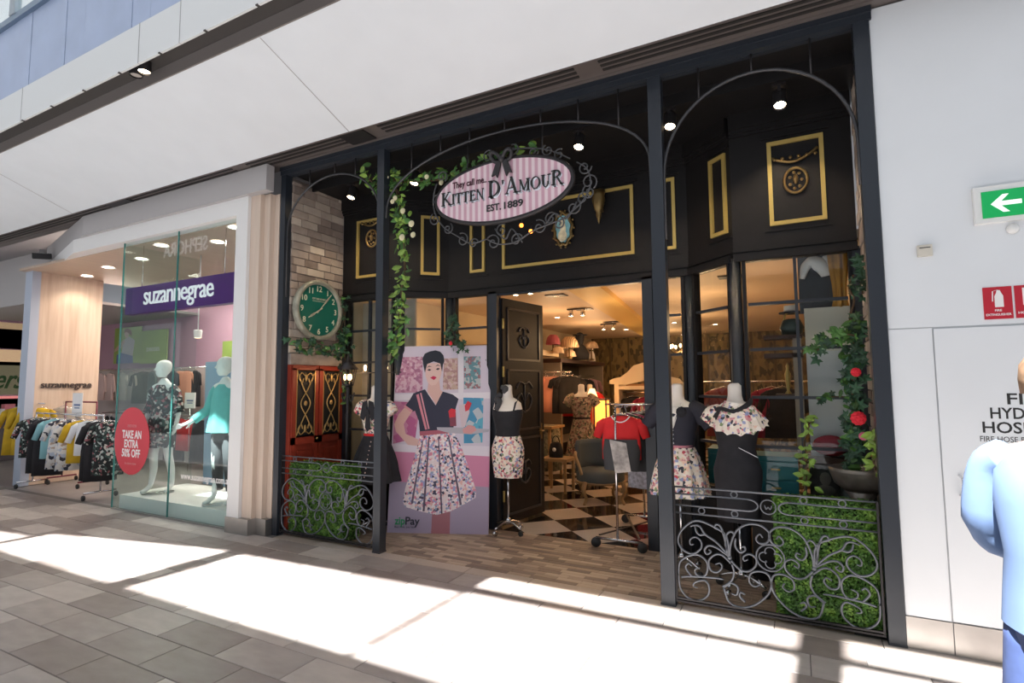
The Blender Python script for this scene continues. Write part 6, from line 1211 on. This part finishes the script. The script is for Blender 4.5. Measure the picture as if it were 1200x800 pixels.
# ---- window displays
bd = struct('trim_6', MB().box(-4.94, -4.10, 1.16, 1.18, 0, 2.66), mat('plank_back', (.40, .34, .27), .6))
for i in range(6): MB().box(-4.93+.14*i, -4.795+.14*i, 1.14, 1.16, 0, 2.66).build('plank', mat('pale_plank', (.46, .40, .32), .55, rnd=.12, noise=(5, .08)), bd)
t = thing('display_board', 'pale grey display board behind the right hand panes of the right window', 'board', (.25, 1.05, 0)); MB().box(.08, .46, 1.04, 1.06, .62, 1.86).build('lower_panel', mat('pale_board', (.52, .54, .56), .5), t); MB().box(.08, .46, 1.045, 1.065, 1.86, 2.225).build('upper_panel', mat('cream_board', (.56, .53, .46), .5), t); MB().box(.08, .46, 1.05, 1.07, 0, .62).build('base', DIRON, t)
t = thing('dark_screen', 'dark grey panel above the pale board in the right window', 'panel', (.2, 1.2, 2.2)); MB().box(.05, .32, 1.2, 1.22, 2.2, 2.75).build('panel', mat('slate_panel', (.045, .05, .065), .5), t)
t = thing('curtain', 'gathered gold curtain hanging at the top right of the right window', 'curtain', (.36, 1.1, 2.3)); mb = MB(); mb.loft([[Vector((.35+math.cos(a)*rx*(1+.12*math.sin(7*a)), 1.10+math.sin(a)*.05*(1+.25*math.sin(7*a)), z)) for a in [2*PI*k/56 for k in range(56)]] for z, rx in ((2.74, .075), (2.55, .065), (2.42, .05), (2.30, .045), (2.22, .06))]); mb.build('cloth', mat('gold_velvet', (.42, .20, .03), .6), t); MB().tube([(.12, 1.1, 2.74), (.46, 1.1, 2.74)], .01).build('rod', OLDG, t)
t = thing('white_drape', 'white cloth draped over the dark panel at the top of the right window', 'drape', (.18, 1.16, 2.66)); MB().tube(smooth_path([(.08, 1.16, 2.50), (.11, 1.16, 2.60), (.16, 1.15, 2.64), (.22, 1.15, 2.60), (.27, 1.16, 2.53), (.26, 1.16, 2.68)], 4), [.02, .025, .03, .035, .04, .04, .04, .045, .05, .05, .055, .06, .06, .055, .05, .05, .045, .04, .04, .03, .02], 8).build('cloth', WHITEC, t)
TQ = mat('turquoise_paint', (.02, .20, .24), .4)
def drawers(x0, x1, y, zt, n, label):
    t = thing('drawer_chest', label, 'cabinet', ((x0+x1)/2, y+.2, 0)); MB().box(x0, x1, y, y+.36, 0, zt).build('body', TQ, t); h = (zt-.06)/n
    for k in range(n):
        d = MB().box(x0+.02, x1-.02, y-.014, y, .03+h*k, .03+h*(k+1)-.02).build('drawer', TQ, t); MB().bar(((x0+x1)/2-.035, y-.022, .03+h*(k+.5)), ((x0+x1)/2+.035, y-.022, .03+h*(k+.5)), .02, .012, up=(0, 0, 1)).build('handle', GOLD, d)
drawers(-.36, -.02, 1.02, .98, 6, 'turquoise chest of drawers with gold handles in the right window'); drawers(-.80, -.52, 1.5, .97, 6, 'turquoise chest of drawers glimpsed between the two right dress forms')
t = thing('cushion', 'plump red velvet cushion on the floor of the right window display', 'cushion', (.22, .98, 1.14)); MB().ball((.22, .99, 1.09), (.13, .05, .085), 16).build('cover', mat('red_velvet', (.30, .02, .04), .7), t)
MB().box(.05, .40, .93, 1.03, .95, 1.0).build('shelf', MAHO, t)
t = thing('picture', 'dark framed portrait print low in the right window, beside the planter', 'picture', (.13, .93, .68)); MB().box(.06, .27, .945, .965, .69, .93).build('frame', DIRON, t); MB().ball((.17, .95, .83), (.055, .008, .07), 12).ball((.17, .948, .74), (.08, .006, .05), 12).build('print', mat('sepia_print', (.10, .09, .08), .5), t)
t = thing('handbag', 'dark green handbag with gold frame on the upper shelf in the right window', 'bag', (-.02, 1.3, 2.03)); MB().lathe([(.08, 0), (.10, .06), (.07, .13), (.03, .14)], n=12, sy=.5, cap=True).build('body', mat('bottle_green_leather', (.03, .05, .045), .4), t, world=False); MB().tube([(math.cos(a)*.06, 0, .12+math.sin(a)*.09) for a in [PI*k/8 for k in range(9)]], .009).build('handle', GOLD, t, world=False)
t = thing('hat', 'black and cream hat with gold band above the green handbag', 'hat', (-.02, 1.32, 2.22)); cyl(t, 'brim', [(.10, 0), (.10, .012)], CLOTHK, cap=True); cyl(t, 'crown', [(.06, .012), (.055, .07), (.001, .08)], CALICO, cap=True)
t = thing('display_shelf', 'mahogany shelf holding the green handbag in the right window', 'shelf', (-.1, 1.3, 2.0)); MB().box(-.25, .06, 1.2, 1.42, 1.99, 2.02).build('board', MAHO, t); MB().box(-.25, .06, 1.2, 1.42, 1.82, 1.86).build('lower_board', MAHO, t); MB().box(-.02, .05, 1.2, 1.42, .98, 2.0).build('upright', GREYU, t)
t = thing('gilt_figurine', 'slim gilt figurine on the counter behind the right window', 'ornament', (-.07, 1.35, 1.50)); MB().lathe([(.03, 0), (.012, .03), (.022, .12), (.026, .18), (.010, .22), (.016, .25), (.001, .28)], n=10).build('body', GOLD, t, world=False); MB().box(-.10, .08, -.1, .1, -.03, 0).build('stand', MAHO, t, world=False)
for i, (px, py, y, m, nm, lab) in enumerate(((905, 470, 3.3, mat('wine_cloth', (.25, .01, .04)), 'dress', 'wine red dress behind the right window'), (918, 480, 3.3, CLOTHK, 'dress', 'black dress behind the right window, right of the wine red dress'), (850, 490, 3.3, mat('dull_red_cloth', (.22, .03, .025), .8), 'top', 'red top behind the angled window'))):
    q = at(px, py, y=y); garment(nm, lab, m, .6, .2, 1.15, .2, (q.x, y, 1.61), .3)
t = thing('garment_rail', 'chrome rail behind the right window carrying the wine red and black dresses', 'rail', (-.55, 3.3, 0)); MB().tube([(-1.3, 3.3, 1.62), (.2, 3.3, 1.62)], .012).build('rail', CHROME, t)
for x in (-1.3, .2): MB().tube([(x, 3.3, 0), (x, 3.3, 1.62)], .012).build('upright', CHROME, t)
# ---- passer-by at the right edge
pp = CAMP+FWD*1.74+RGT*((1228-600)/FPX*1.74); pp.z = 0
SKIN = mat('skin', (.58, .36, .27), .5); SHIRT = mat('light_blue_shirt', (.15, .23, .40), .8, noise=(4, .06)); JEAN = mat('blue_trousers', (.05, .08, .2), .8, noise=(20, .12)); HAIR = mat('brown_hair', (.20, .12, .07), .7, noise=(40, .3))
t = thing('person', 'person in a light blue shirt and blue trousers walking past at the right edge', 'person', tuple(pp), 2.3); t.scale = (.95, .95, .945)
figure(t, SKIN, [((-.25, .06, 1.13), (-.26, -.06, .92), (-.25, -.11, .84)), ((.245, -.03, 1.12), (.17, -.19, 1.02), (.13, -.25, 1.0))], .12, 1.78)
headmesh(t, (0, -.03, 1.68), 1.02, SKIN)
mb = MB(); mb.loft([[Vector((math.cos(a)*rx*1.02, math.sin(a)*ry*1.02-.03+cy, 1.68+z)) for a in [2*PI*k/20 for k in range(20)]] for z, rx, ry, cy in ((-.03, .078, .07, .035), (.02, .084, .085, .025), (.07, .083, .092, .012), (.105, .06, .07, .012), (.125, .012, .02, .01))]); mb.build('hair', HAIR, t, world=False)
mb = MB(); loftz([(.86, .185, .135, 0, 0, 5, .02), (.98, .175, .13, 0, 0, 5, .015), (1.10, .165, .125), (1.27, .185, .14), (1.38, .18, .125), (1.45, .13, .095), (1.49, .075, .07)], n=40, mb=mb, cap=False)
for s_, e in ((-1, ((-.15, 0, 1.42), (-.205, .0, 1.37), (-.255, .06, 1.15), (-.262, .0, 1.03), (-.265, -.04, .97))), (1, ((.15, 0, 1.42), (.205, .0, 1.37), (.245, -.01, 1.18), (.235, -.06, 1.10), (.175, -.18, 1.03)))): mb.tube(smooth_path(e, 4), [.07]*5+[.072]*4+[.06]*4+[.05]*4, 12)
mb.build('shirt', SHIRT, t, world=False)
mb = MB(); mb.tube([(math.cos(a)*.065, math.sin(a)*.06-.005, 1.50+.01*math.cos(a)) for a in [2*PI*k/16 for k in range(16)]], .018, 6, True); mb.build('collar', SHIRT, t, world=False)
mb = MB(); loftz([(.99, .155, .12), (.88, .165, .125), (.80, .16, .12)], mb=mb)
for s_ in (-1, 1): mb.tube(smooth_path([(s_*.085, 0, .86), (s_*.10, -.01+.036*s_, .52), (s_*.107, .03+.07*s_, .30), (s_*.112, .03+.12*s_, .06)], 4), [.098]*4+[.075]*4+[.068]*5, 14)
mb.build('trousers', JEAN, t, world=False)
for s_ in (-1, 1): MB().loft([[Vector((s_*.118+math.cos(a)*rx, -.03+.12*s_+cy+math.sin(a)*ry, z)) for a in [2*PI*k/14 for k in range(14)]] for z, rx, ry, cy in ((0, .048, .13, -.03), (.03, .05, .135, -.03), (.06, .045, .11, -.01), (.10, .04, .05, .04))]).build('shoe', mat('brown_leather', (.08, .04, .02), .4), t, world=False)
